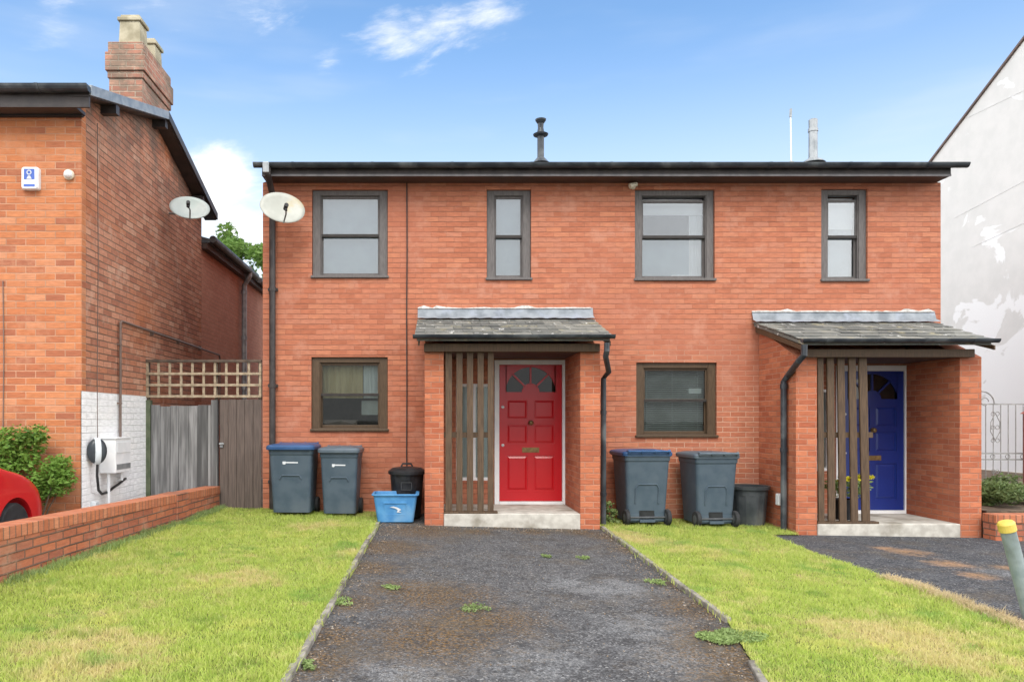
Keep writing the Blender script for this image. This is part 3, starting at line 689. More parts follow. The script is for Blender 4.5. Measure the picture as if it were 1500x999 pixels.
# ------------------------------------------------------------------ porches
def porch(xl0, xl1, xr0, xr1, zb, zfloor, ztop, roofx, zback, zfront, slats, slat_end, zslat0, steplab, bb_left):
    # side walls, tops sloped beneath the roof
    sl = (zback-zfront)/(YF-9.42)
    def rz(y): return zfront+(y-9.42)*sl-.085
    for a, b in ((xl0, xl1), (xr0, xr1)):
        mb = MB(); mb.hexa([(a,YP,zb-.25),(b,YP,zb-.25),(b,YF-.002,zb-.25),(a,YF-.002,zb-.25)], [(a,YP,ztop),(b,YP,ztop),(b,YF-.002,rz(YF)),(a,YF-.002,rz(YF))])
        mb.build('porch_wall', M['porch_brick'], house, bevel=.006)
    mb = MB(); mb.box(xl1+.002, xr0-.002, YP-.02, YF-.004, zb-.2, zfloor); mb.build('porch_step', M['concrete'], house, bevel=.012)
    # ceiling and beam
    MB().box(xl1+.001, xr0-.001, YP+.06, YF-.002, ztop-.005, ztop+.02).build('porch_ceiling', M['soffit'], house)
    bx0, bx1 = roofx[2]+.12, roofx[3]-.12
    MB().box(bx0, bx1, YP-.10, YP-.002, ztop-.01, ztop+.095).build('porch_beam', M['slat'], house, bevel=.005)
    # slates laid in courses, each slate a thin tilted tile
    bl, br, fl, fr_ = roofx
    mb = MB(); nrow = 6; Y0, Y1 = 9.40, YF-.01
    mb.hexa([(fl+.03,Y0+.04,zfront-.06),(fr_-.03,Y0+.04,zfront-.06),(br-.03,Y1,zback-.06),(bl+.03,Y1,zback-.06)], [(fl+.03,Y0+.04,zfront-.014),(fr_-.03,Y0+.04,zfront-.014),(br-.03,Y1,zback-.014),(bl+.03,Y1,zback-.014)])
    for r_ in range(nrow):
        t0, t1 = r_/nrow, (r_+1.35)/nrow
        t1 = min(t1, 1)
        x0 = fl+(bl-fl)*t0; x1 = fr_+(br-fr_)*t0; nS = round((x1-x0)/.26); wS = (x1-x0)/nS
        off = .5*wS if r_ % 2 else 0
        e = [x0]+[x0+off+wS*i for i in range(0 if off else 1, nS)]+[x1]
        for a, b in zip(e, e[1:]):
            j = random.uniform(-.012, .008); up = random.uniform(0, .006)
            ya = Y0+(Y1-Y0)*t0+j; yb = Y0+(Y1-Y0)*t1
            za = zfront+(zback-zfront)*t0+.010+up; zb_ = zfront+(zback-zfront)*t1-.004
            mb.hexa([(a+.003,ya,za-.010),(b-.003,ya,za-.010),(b-.003,yb,zb_-.010),(a+.003,yb,zb_-.010)], [(a+.003,ya,za),(b-.003,ya,za),(b-.003,yb,zb_),(a+.003,yb,zb_)])
    proof = mb.build('porch_roof', M['slate'], house)
    # lead flashing dressed up the wall with rough mortar along the top
    mb = MB(); n = 40; vs = []
    for i in range(n+1):
        x_ = bl+(br-bl)*i/n; w_ = .006*math.sin(i*2.1)+random.uniform(-.004, .004)
        vs += [(x_, YF-.16, zback-.012+w_*.6), (x_, YF-.055, zback+.032+w_), (x_, YF-.012, zback+.15+w_), (x_, YF-.003, zback+.155+w_)]
    mb.add(vs, [(4*i+j, 4*(i+1)+j, 4*(i+1)+j+1, 4*i+j+1) for i in range(n) for j in range(3)]); mb.build('flashing', M['lead'], proof, smooth=True)
    mb = MB(); x_ = bl; ph_ = .01
    while x_ < br-.05:
        w_ = random.uniform(.04, .16); h_ = random.uniform(.001, .02) if random.random() < .85 else .04
        mb.hexa([(x_,YF-.03,zback+.145),(min(x_+w_,br),YF-.03,zback+.145),(min(x_+w_,br),YF-.001,zback+.145),(x_,YF-.001,zback+.145)],
                [(x_+.0,YF-.016,zback+.15+ph_),(min(x_+w_,br)-.0,YF-.016,zback+.15+h_),(min(x_+w_,br)-.0,YF-.001,zback+.155+h_),(x_+.0,YF-.001,zback+.155+ph_)])
        x_ += w_; ph_ = h_
    mb.build('mortar_fillet', M['mortar'], proof)
    gutter_run('porch_gutter', fl-.02, fr_+.02, 9.385, zfront+.012, proof, M['gutter'], r=.05, brackets=4)
    # barge board on each verge
    for s_, xb, xf in ((-1, bl, fl), (1, br, fr_)):
        mb = MB(); x_ = (xb+xf)/2-s_*.045
        mb.hexa([(x_-.01,9.47,zfront-.12),(x_+.01,9.47,zfront-.12),(x_+.01,YF-.003,zback-.15),(x_-.01,YF-.003,zback-.15)], [(x_-.01,9.47,zfront-.062),(x_+.01,9.47,zfront-.062),(x_+.01,YF-.003,zback-.062),(x_-.01,YF-.003,zback-.062)])
        mb.build('barge_board', M['slat'], proof)
    # timber slat screen
    mb = MB(); mb.box(xl1+.002, slat_end, YP-.015, YP+.10, zslat0, zslat0+.028); scr = mb.build('slat_screen', M['slat'], house, bevel=.003)
    MB().box(xl1+.002, slat_end-.05, YP+.037, YP+.065, fz(641, YP), fz(633, YP)).build('rail', M['slat'], scr)
    for a, b, tilt in slats:
        xa, xb = fx(a+.5, YP), fx(b-.8, YP); tl = tilt
        mb = MB(); mb.hexa([(xa,YP+.0,zslat0+.028),(xb,YP+.0,zslat0+.028),(xb,YP+.035,zslat0+.028),(xa,YP+.035,zslat0+.028)], [(xa+tl,YP,ztop-.006),(xb+tl,YP,ztop-.006),(xb+tl,YP+.035,ztop-.006),(xa+tl,YP+.035,ztop-.006)])
        mb.build('slat', M['slat'], scr, bevel=.005)
    return proof

ztop1 = fz(515, YP)
pr1 = porch(fx(622,YP), fx(650,YP), fx(850,YP), fx(879,YP), fz(772,YP), fz(752,YP), ztop1,
      (fx(612), fx(868), fx(607,9.40), fx(898,9.40)), fz(467), fz(492,9.40),
      [(652,663,0),(668,678.5,0),(683.5,694,0),(699,709.5,0),(714,724,0)], fx(729,YP), fz(752,YP), 'step', False)
ztop2 = fz(523, YP)
pr2 = porch(fx(1166,YP), fx(1197,YP), fx(1406,YP), fx(1438,YP), fz(788,YP), fz(767,YP), ztop2,
      (fx(1101), fx(1368), fx(1176,9.40), fx(1459,9.40)), fz(472), fz(498,9.40),
      [(1199,1209,-.015),(1213.5,1225,-.02),(1230,1241.5,-.03),(1247,1258.5,-.035),(1263,1276,-.045)], fx(1287,YP), fz(767,YP), 'step', True)

# porch downpipes
mb = MB(); xa = fx(889,9.385); za = fz(502, 9.385)
xp = fx(884, 9.98)
mb.tube([(xa,9.385,za),(xa,9.385,za-.10),(xa-.0,9.45,za-.17),(xp+.04,9.85,za-.34),(xp,9.98,za-.42),(xp,9.98,.07)], .036, 12)
for z_ in (.5, 1.6): mb.lathe([(.043,-.025),(.043,.025)], (xp,9.98,z_), 12)
mb.build('porch_downpipe', M['gutter'], house, smooth=False)
mb = MB(); xa = fx(1172+6,9.385); za = fz(505, 9.385); xp = fx(1148, 9.92)
mb.tube([(xa,9.385,za),(xa,9.385,za-.13),(xa-.03,9.46,za-.20),(xp+.03,9.86,za-.36),(xp,9.92,za-.44),(xp,9.92,-.0)], .04, 12)
for z_ in (1.1, 1.95): mb.lathe([(.048,-.03),(.048,.03)], (xp,9.92,z_), 12)
mb.build('porch_downpipe', M['gutter'], house, smooth=False)

# ------------------------------------------------------------------ doors
def arc(cx, cz, r, a0, a1, n): return [(cx+r*math.cos(R(a0+(a1-a0)*i/n)), cz+r*math.sin(R(a0+(a1-a0)*i/n))) for i in range(n+1)]
def door(D, mat, frame_w, knob_side, lab):
    x0, x1, z0, z1 = D; x0 += .003; x1 -= .003; z0 += .003; z1 -= .003
    yf = YF-.012
    mb = MB(); w = frame_w
    mb.box(x0, x0+w, yf, yf+.12, z0, z1); mb.box(x1-w, x1, yf, yf+.12, z0, z1); mb.box(x0+w, x1-w, yf, yf+.12, z1-w*.95, z1); mb.box(x0+w, x1-w, yf-.02, yf+.12, z0, z0+.055)
    dr = None
    fr = mb.build('door_frame', M['white_paint'], house, bevel=.004)
    a, b, c, e = x0+w+.004, x1-w-.004, z0+.059, z1-w*.95-.004
    y = yf+.028; mb = MB(); W = b-a; H = e-c; mid = (a+b)/2
    cz = c+H*.80; ro = W*.40; ri = W*.14
    # stiles and rails stand proud of the sunk field, the field panels stand proud again
    def bx(u0, u1, v0, v1, dy, y1=.03): mb.box(a+W*u0, a+W*u1, y+dy, y+y1, c+H*v0, c+H*v1)
    bx(0, .115, 0, 1, 0); bx(.885, 1, 0, 1, 0); bx(.455, .545, .0, .80, 0)
    for v0, v1 in ((0,.075), (.335,.42), (.565,.60), (.745,.80)):
        bx(.115, .455, v0, v1, 0); bx(.545, .885, v0, v1, 0)
    for u0, u1 in ((.115,.455), (.545,.885)):
        for v0, v1 in ((.075,.335), (.42,.565), (.60,.745)):
            bx(u0, u1, v0, v1, .014, .03)
            X0, X1, Z0, Z1 = a+W*u0, a+W*u1, c+H*v0, c+H*v1; i1, i2 = .016, .042
            mb.hexa([(X0+i1,y+.0139,Z0+i1),(X0+i1,y+.0139,Z1-i1),(X1-i1,y+.0139,Z1-i1),(X1-i1,y+.0139,Z0+i1)],
                    [(X0+i2,y+.003,Z0+i2),(X0+i2,y+.003,Z1-i2),(X1-i2,y+.003,Z1-i2),(X1-i2,y+.003,Z0+i2)])
    # top with fanlight: plate pieces around the half disc, bars between the four panes
    n = 24; outer = arc(mid, cz, ro, 180, 0, n)
    for i in range(n):
        (xa_, za_), (xb_, zb_) = outer[i], outer[i+1]
        q = [(xa_,y,za_),(xb_,y,zb_),(xb_,y,e),(xa_,y,e)]
        mb.add(q+[(p[0],y+.03,p[2]) for p in q], [(0,1,2,3),(0,4,5,1)])
    mb.box(a+W*.115-.0, mid-ro, y, y+.03, cz, e); mb.box(mid+ro, b-W*.115, y, y+.03, cz, e)
    inner = arc(mid, cz, ri, 180, 0, n)
    mb.add([(p[0],y,p[1]) for p in inner]+[(p[0],y+.03,p[1]) for p in inner], [tuple(range(n+1))]+[(i, n+1+i, n+2+i, i+1) for i in range(n)])
    for ang in (45, 90, 135):
        d_ = Vector((math.cos(R(ang)), 0, math.sin(R(ang)))); p0 = Vector((mid, y+.015, cz)); mb.bar(p0+d_*(ri-.01), p0+d_*(ro+.01), .026, .03, up=(0,1,0))
    dr = mb.build('door', mat, house, bevel=.0)
    mb = MB(); mb.add([(p[0],y+.022,p[1]) for p in outer], [tuple(range(n+1))]); mb.build('fanlight', M['door_glass'], dr)
    mb = MB(); mb.box(a+.01, b-.01, y+.05, y+.06, c, e); mb.build('door_backing', M['dark_room'], dr)
    # furniture
    mt = Matrix.Rotation(R(90), 3, 'X')
    zk = c+H*.575
    mb = MB(); mb.lathe([(.034,0),(.036,.008),(.014,.014),(.014,.03),(.03,.04),(.035,.055),(.026,.068),(.006,.073)], (mid,y-.001,zk), 18, mat=mt); mb.build('door_knob', M['brass'], dr, smooth=True)
    zl = c+H*.375
    mb = MB(); mb.box(mid-.125, mid+.125, y-.008, y-.0005, zl-.036, zl+.036); mb.box(mid-.095, mid+.095, y-.013, y-.0081, zl-.02, zl+.02); mb.build('letter_plate', M['brass'], dr, bevel=.003)
    for zz in ((c+H*.69), (c+H*.41)):
        mb = MB(); mb.lathe([(.022,0),(.022,.008),(.012,.014)], (a+.05,y-.0005,zz), 14, mat=mt); mb.build('lock', M['upvc'], dr)
    return fr, dr
door(DOOR1, M['red_door'], .07, 1, 'red'); fr2, dr2 = door(DOOR2, M['blue_door'], .085, 1, 'blue')
for D in (SIDE1, SIDE2):
    x0, x1, z0, z1 = D; mb = MB(); y = YF+.03; w = .045
    mb.box(x0, x0+w, y, y+.08, z0, z1); mb.box(x1-w, x1, y, y+.08, z0, z1); mb.box(x0+w, x1-w, y, y+.08, z1-w, z1); mb.box(x0+w, x1-w, y, y+.08, z0, z0+w)
    if x1-x0 > .4: mb.box((x0+x1)/2-.02, (x0+x1)/2+.02, y, y+.08, z0+w, z1-w)
    sw_ = mb.build('side_window', M['white_paint'], house, bevel=.003)
    MB().box(x0+w, x1-w, y+.04, y+.045, z0+w, z1-w).build('pane', M['glass_low'], sw_)
    MB().box(x0+.046, x1-.046, y+.05, y+.055, z0+.046, z1-.046).build('curtain', M['blind'], sw_)

# things fixed to the front
def cable(name, pts, r, mat, label, parent=None, cat='cable'):
    o = MB().tube(pts, r, 6).build(name, mat, parent, origin=None if parent else pts[-1])
    if not parent: tag(o, label, cat)
    return o
xc = fx(596); cable('cable', [(xc,YF-.012,4.96)]+[(xc+random.uniform(-.004,.004),YF-.012,z_) for z_ in (4,3,2,1)]+[(xc,YF-.012,fz(690))], .009, M['black'], 'black cable running down the red brick front between window and porch')
t_ = thing('security_light', 'small cream bullet light under the eaves above the blind window', 'security light', (fx(927), YF, fz(275)))
mb = MB(); mb.lathe([(.03,0),(.035,.02),(.02,.03),(.018,.06)], (fx(926)+.01,YF-.001,fz(275)), 14, mat=Matrix.Rotation(R(90),3,'X')); mb.build('base', M['cream'], t_)
mb = MB(); mb.tube([(fx(926)+.05,YF-.075,fz(272)),(fx(926)-.06,YF-.09,fz(275)-.01)], [.032,.045], 14); mb.build('lamp_head', M['cream'], t_, bevel=.01)
o = MB().box(4.735, fx(1111)-.0, 10.02, 10.03, 0, .01)
o = tag(MB().box(fx(1111)-.055, fx(1111)+.02, 10.06, 10.16, fz(741,10.0), fz(724,10.0)).build('vent_box', M['upvc'], bevel=.012, origin=(fx(1111), 10.1, fz(741,10.0))), 'small white plastic box on the porch side wall behind the downpipe', 'vent')

# aerial on the roof
t_ = thing('aerial', 'thin white pole aerial standing on the roof left of the grey flue', 'aerial', (fx(1158,12.3), 12.3, roofz(12.3)))
MB().tube([(fx(1159,12.3),12.3,roofz(12.3)-.03),(fx(1158,12.3),12.3,fz(163,12.3))], .012, 8).build('pole', M['upvc'], t_)
MB().tube([(fx(1158,12.3),12.3,fz(172,12.3)),(fx(1158.5,12.3),12.3,fz(160,12.3))], .022, 8).build('tip', M['metal_grey'], t_)
MB().lathe([(.05,-.04),(.05,.0),(.02,.02)], (fx(1159,12.3),12.3,roofz(12.3)), 10).build('foot', M['metal_grey'], t_)

# satellite dishes
def dish(cx, cy, cz, w, h, facing, mat, label, wallpt, group):
    t_ = thing('satellite_dish', label, 'satellite dish', wallpt, group)
    fw = Vector(facing).normalized(); up = Vector((0,0,1)); rt = up.cross(fw).normalized()*-1; up2 = rt.cross(fw).normalized()
    if up2.z < 0: up2 = -up2
    c = Vector((cx, cy, cz)); mb = MB(); n = 36; rings = []; dep = .055
    for r_, back in ((1,0), (.985,.004), (.8,0), (.55,0), (.3,0), (.05,0)):
        rings.append([c+rt*(w/2*r_*math.cos(2*math.pi*k/n))+up2*(h/2*r_*math.sin(2*math.pi*k/n))-fw*dep*(1-r_*r_) for k in range(n)])
    back = [[p-fw*.008 for p in rg] for rg in rings]
    mb.loft([back[5], back[4], back[3], back[2], back[0], rings[0], rings[2], rings[3], rings[4], rings[5]])
    mb.build('reflector', mat, t_, smooth=True)
    lnb = c+fw*.27-up2*.19+rt*.03
    mb = MB(); mb.tube([c-up2*h*.47-fw*.03, c-up2*h*.42+fw*.14, lnb-up2*.04], .012, 8); mb.build('arm', M['metal_grey'], t_)
    mb = MB(); mb.tube([lnb+fw*.05, lnb-fw*.05], [.030,.026], 12); mb.tube([lnb-up2*.06, lnb], .018, 8); mb.build('receiver', M['black'], t_)
    mb = MB(); mb.tube([c-fw*.06, c-fw*.14, Vector(wallpt)], .02, 8); mb.build('bracket', M['metal_grey'], t_)
    return t_
dish(fx(414,10.35), 10.35, fz(304,10.35), .64, .50, (.45,-1,.42), M['dish'], 'cream satellite dish with yellow stains at the upper left corner of the red brick front', (fx(424), YF, fz(318)), 'satellite dishes')

# ------------------------------------------------------------------ left neighbour
XW = -4.16; YN0 = 8.8; YE = 13.42; ZW = fz(173, YN0)
def sx(py, px_): d = F*XW/(px_-PX); return Vector((XW, d, CAMZ+(PY-py)/F*d))     # a point on the neighbour's side wall
nb = thing('neighbour_house', 'old orange brick house with a chimney and a white painted patch on its side', 'house', (XW-2.5, YN0, 0))
yr, zr = 11.08, 6.12; ye0, ze0 = 8.53, 5.36; ye1, ze1 = 13.62, 5.30
def nroof(y): return ze0+(zr-ze0)*(y-ye0)/(yr-ye0) if y < yr else zr+(ze1-zr)*(y-yr)/(ye1-yr)
mb = MB(); mb.box(-9.5, XW, YN0, YN0+.11, -.2, nroof(YN0)-.12); mb.build('front_wall', M['nbrick'], nb)
mb = MB(); prof = [(YN0+.11,-.2),(YE,-.2),(YE,nroof(YE)-.1),(yr,zr-.1),(YN0+.11,nroof(YN0+.11)-.1)]
mb.add([(XW,a,b) for a, b in prof]+[(XW-.25,a,b) for a, b in prof], [(0,1,2,3,4),(9,8,7,6,5)]+[(i,(i+1)%5+0,(i+1)%5+5,i+5) for i in range(5)][::1]); mb.build('side_wall', M['nside'], nb)
mb = MB(); mb.box(-9.5, XW-.255, YE-.25, YE-.002, -.2, nroof(YE)-.1); mb.box(-9.5, -9.25, YN0+.26, YE-.26, -.2, 5.2); mb.build('rear_wall', M['nbrick'], nb)
mb = MB(); xv = XW+.21
mb.hexa([(-9.7,ye0,ze0-.07),(xv,ye0,ze0-.07),(xv,yr,zr-.07),(-9.7,yr,zr-.07)], [(-9.7,ye0,ze0),(xv,ye0,ze0),(xv,yr,zr),(-9.7,yr,zr)])
mb.hexa([(-9.7,yr+.001,zr-.07),(xv,yr+.001,zr-.07),(xv,ye1,ze1-.07),(-9.7,ye1,ze1-.07)], [(-9.7,yr+.001,zr),(xv,yr+.001,zr),(xv,ye1,ze1),(-9.7,ye1,ze1)])
nr = mb.build('roof', M['roof'], nb)
# barge boards, verge soffit, purlin ends
for (ya, za, yb, zb_, mt) in ((ye0, ze0, yr, zr, 'metal_grey'), (yr, zr, ye1, ze1, 'fascia_dark')):
    mb = MB(); x0, x1 = xv+.001, xv+.031
    mb.hexa([(x0,ya,za-.11),(x1,ya,za-.11),(x1,yb,zb_-.11),(x0,yb,zb_-.11)], [(x0,ya,za+.012),(x1,ya,za+.012),(x1,yb,zb_+.012),(x0,yb,zb_+.012)]); mb.build('barge_board', M[mt], nr, bevel=.004)
    mb = MB(); mb.hexa([(XW+.001,ya,za-.12),(xv,ya,za-.12),(xv,yb,zb_-.12),(XW+.001,yb,zb_-.12)], [(XW+.001,ya,za-.08),(xv,ya,za-.08),(xv,yb,zb_-.08),(XW+.001,yb,zb_-.08)]); mb.build('verge_soffit', M['fascia_dark'], nr)
for y_ in (9.35, 11.08, 12.9): MB().box(XW+.001, xv-.01, y_-.05, y_+.05, nroof(y_)-.24, nroof(y_)-.125).build('purlin_end', M['fascia_dark'], nr)
gutter_run('gutter', -9.7, xv+.03, ye0-.05, ze0-.02, nb, M['gutter'], r=.075, brackets=5)
MB().box(-9.7, xv, ye0+.01, ye0+.04, ze0-.24, ze0-.075).build('fascia', M['fascia_dark'], nb)
MB().box(-9.7, XW+.05, ye0+.04, YN0-.001, ze0-.24, ze0-.20).build('soffit', M['fascia_dark'], nb)
MB().box(-9.7, XW+.03, YN0-.06, YN0-.002, ZW, ze0-.242).build('eaves_board', M['black'], nb)
# chimney
cy0, cy1 = 10.66, 11.78; cx1 = XW+.0; cx0 = cx1-.48; ztp = fz(62, cy0); zbd = fz(105, cy0); zb2 = fz(83, cy0)
ch = MB().box(cx0, cx1-.004, cy0, cy1, 5.2, zbd-.10).build('chimney', M['cbrick'], nb)
mb = MB(); mb.box(cx0-.02, cx1+.02, cy0-.02, cy1+.02, zbd-.10, zbd+.0); mb.box(cx0-.045, cx1+.045, cy0-.045, cy1+.045, zbd+.001, zb2+.05); mb.box(cx0-.015, cx1+.015, cy0-.015, cy1+.015, zb2+.051, ztp); mb.build('chimney_cap', M['cbrick'], ch, bevel=.01)
for y0, y1, s in ((10.76, 11.06, 1), (11.36, 11.66, .93)):
    xa, xb = cx0+.09, cx1-.07; mb = MB(); zt = ztp+(fz(15,cy0)-ztp)*s
    mb.hexa([(xa,y0,ztp),(xb,y0,ztp),(xb,y1,ztp),(xa,y1,ztp)], [(xa+.015,y0+.01,zt-.10),(xb-.015,y0+.01,zt-.10),(xb-.015,y1-.01,zt-.10),(xa+.015,y1-.01,zt-.10)])
    mb.box(xa-.015, xb+.015, y0-.015, y1+.015, zt-.0995, zt-.045)
    mb.box(xa+.02, xb-.02, y0+.02, y1-.02, zt-.0445, zt)
    mb.build('chimney_pot', M['stone'], ch, bevel=.012)
# rear wing
mb = MB(); mb.box(XW-3.2, XW-.02, YE+.003, 20.5, -.2, 4.72); mb.build('rear_wing_wall', M['nrear'], nb)
mb = MB(); mb.hexa([(XW-3.2,YE+.01,4.725),(XW+.14,YE+.01,4.725),(XW+.14,20.6,4.725),(XW-3.2,20.6,4.725)], [(XW-3.2,YE+.01,5.7),(XW+.14,YE+.01,4.80),(XW+.14,20.6,4.80),(XW-3.2,20.6,5.7)]); wr = mb.build('rear_wing_roof', M['roof'], nb)
mb = MB(); mb.tube([(XW+.19,YE+.05,4.80),(XW+.19,16.9,4.77)], .065, 10); mb.tube([(XW+.19,17.15,4.75),(XW+.19,20.6,4.72)], .065, 10); mb.build('gutter', M['fascia_dark'], nb)
MB().box(XW-.019, XW+.10, YE+.02, 20.5, 4.62, 4.724).build('eaves_board', M['soffit'], nb)
pp = sx(500, 353); mb = MB(); mb.tube([(XW+.19,pp.y,4.86),(XW+.19,pp.y,4.66),(XW+.07,pp.y,4.45),(XW+.07,pp.y,.1)], .055, 12)
for z_ in (2.2, 3.3, 4.3): mb.lathe([(.068,-.04),(.068,.04)], (XW+.07,pp.y,z_), 12)
mb.build('downpipe', M['metal_grey'], nb)
# white paint and services on the side wall
a, b = sx(570,117.5), sx(583,215)
MB().box(XW-.01, XW+.004, YN0+.0, b.y, -.1, 1.845).build('painted_patch', M['white_brick'], nb)
p0, p1, p2 = sx(642,172), sx(470,172), sx(527,318)
mb = MB(); o_ = Vector((.04,0,0)); mb.tube([Vector((XW+.04,p0.y,1.25)), p1+o_-Vector((0,0,.03)), p1+o_+Vector((0,.04,0)), Vector((XW+.04,p2.y,p1.z-.05)), Vector((XW+.04,p2.y+.05,p1.z-.12)), Vector((XW+.04,p2.y+.05,1.4))], .017, 10)
for q in (.3, .8): pz = 1.25+(p1.z-1.25)*q; mb.box(XW, XW+.05, p0.y-.03, p0.y+.03, pz-.012, pz+.012)
for q in (.25, .5, .75): yy = p1.y+(p2.y-p1.y)*q; mb.box(XW, XW+.05, yy-.012, yy+.012, p1.z-.06, p1.z+.01)
mb.build('gas_pipe', M['pipe_brown'], nb)
yc_ = F*XW/(142-PX)
cable('side_cable', [(XW+.008,yc_,5.2),(XW+.008,yc_+.02,3.5),(XW+.008,yc_-.01,2),(XW+.008,yc_,1.25)], .0045, M['pipe_brown'], '', nb)
xq = fx(5, YN0); cable('front_cable', [(xq,YN0-.01,fz(412,YN0)),(xq+.01,YN0-.01,fz(520,YN0)),(xq,YN0-.01,fz(640,YN0))], .006, M['pipe_brown'], '', nb)
# meter box
t_ = thing('meter_box', 'pale grey utility meter box on the white painted wall beside the charger', 'meter box', (XW, 9.5, .83))
MB().box(XW+.006, XW+.21, 9.26, 9.74, .83, 1.26).build('box', M['upvc'], t_, bevel=.008)
MB().box(XW+.005, XW+.222, 9.245, 9.755, 1.262, 1.275).build('lid', M['upvc'], t_)
MB().box(XW+.211, XW+.216, 9.29, 9.71, .87, .94).build('label_strip', M['metal_grey'], t_)
MB().box(XW+.211, XW+.219, 9.29, 9.71, 1.08, 1.22).build('door', M['upvc'], t_, bevel=.003)
MB().box(XW+.006, XW+.09, 9.76, 9.98, .74, 1.27).build('side_panel', M['upvc'], t_, bevel=.006)
mb = MB(); mb.tube([(XW+.10,9.31,.829),(XW+.10,9.31,.1)], .02, 8); mb.tube([(XW+.12,9.66,.829),(XW+.12,9.66,.72),(XW+.05,9.70,.70)], .02, 8); mb.build('conduit', M['upvc'], t_)
# car charger
t_ = thing('car_charger', 'round black and pale grey car charger on the white painted wall', 'car charger', (XW, 9.06, .95))
mt = Matrix.Rotation(R(90),3,'Y')
def turn(mb):
    a_ = R(-52); ca, sa = math.cos(a_), math.sin(a_)
    mb.v = [(XW+.075+((x_-XW)*ca-(y_-9.06)*sa*.8)*.8, 9.02+((x_-XW)*sa+(y_-9.06)*ca*.8)*.8, 1.12+(z_-1.12)*.9) for x_, y_, z_ in mb.v]
mb = MB(); mb.lathe([(.165,0),(.175,.02),(.175,.07),(.15,.105),(.10,.12),(.02,.125)], (XW+.005,9.06,1.12), 28, mat=mt); turn(mb); mb.build('shell', M['charger_dark'], t_, smooth=True)
mb = MB(); n = 14; rings = []
for i in range(n+1):
    q = -1+2*i/n; zz = 1.12+.18*q; pr = .012+.138*math.sqrt(max(0, 1-(q*.92)**2))
    rings.append([(XW+.004, 9.06-.055, zz), (XW+.004+pr, 9.06-.055, zz), (XW+.012+pr, 9.06, zz), (XW+.004+pr, 9.06+.055, zz), (XW+.004, 9.06+.055, zz)])
mb.loft(rings); turn(mb); mb.build('cover', M['charger_pale'], t_, smooth=False, bevel=.01)
MB().box(XW+.004, XW+.10, 9.0, 9.12, 1.03, 1.21).build('bracket', M['charger_dark'], t_)
mb = MB(); mb.tube([(XW+.10,9.0,.97),(XW+.10,8.99,.82),(XW+.10,9.03,.64),(XW+.09,9.14,.585),(XW+.08,9.32,.585),(XW+.08,9.5,.63),(XW+.08,9.66,.66),(XW+.08,9.80,.70),(XW+.03,10.0,.705)], .017, 8); mb.build('lead', M['black'], t_)
o = tag(MB().box(XW+.005, XW+.07, 9.02, 9.11, .36, .50).build('junction_box', M['charger_pale'], bevel=.008, origin=(XW, 9.06, .36)), 'small grey junction box low on the white painted wall', 'junction box')
# alarm box and lamp on the front
t_ = thing('alarm_box', 'white burglar alarm box with a blue emblem high on the orange brick front', 'alarm box', (fx(47.5,YN0), YN0, fz(280,YN0)))
xa, xb, za, zb_ = fx(35,YN0), fx(60,YN0), fz(280,YN0), fz(247,YN0)
mb = MB(); mb.loft([rrect(xb-xa, zb_-za, .03, 0), rrect(xb-xa, zb_-za, .03, .05), rrect((xb-xa)*.9, (zb_-za)*.92, .03, .07)])
mb.v = [((xa+xb)/2+u, YN0-w_, (za+zb_)/2+v_) for u, v_, w_ in mb.v]; mb.f = [f[::-1] for f in mb.f]; mb.build('casing', M['upvc'], t_)
yy = YN0-.0705; xm = (xa+xb)/2
mb = MB(); mb.box(xm-.062, xm+.062, yy-.003, yy, za+.115, zb_-.03); mb.box(xm-.066, xm+.066, yy-.003, yy, za+.03, za+.06); mb.build('emblem', M['alarm_blue'], t_)
mb = MB(); zc = (za+.115+zb_-.03)/2
mb.lathe([(.018,0),(.030,0),(.030,.003),(.018,.003)], (xm,yy-.0035,zc+.02), 18, cap=False, mat=Matrix.Rotation(R(90),3,'X'))
mb.add([(xm-.032,yy-.0045,zc-.058),(xm+.032,yy-.0045,zc-.058),(xm+.012,yy-.0045,zc-.018),(xm-.012,yy-.0045,zc-.018)], [(0,1,2,3)])
mb.build('symbol', M['mark'], t_)
t_ = thing('security_camera', 'small cream dome camera beside the alarm box on orange brick', 'security camera', (fx(102,YN0), YN0, fz(257,YN0)))
mb = MB(); mb.lathe([(.058,0),(.062,.01),(.06,.03)], (fx(102,YN0),YN0-.001,fz(257,YN0)), 18, mat=Matrix.Rotation(R(90),3,'X')); mb.build('base', M['cream'], t_)
mb = MB(); mb.lathe([(.05,0),(.048,.02),(.036,.042),(.015,.055)], (fx(102,YN0),YN0-.031,fz(257,YN0)), 18, mat=Matrix.Rotation(R(90),3,'X')); mb.build('dome', M['upvc'], t_, smooth=True)
dp = sx(303, 262); dish(fx(278,11.4), 11.4, fz(304, 11.4), .60, .44, (.35,-1,.55), M['dish2'], 'pale grey satellite dish under the gable of the orange brick house', (XW, 11.75, fz(309, 11.6)), 'satellite dishes')

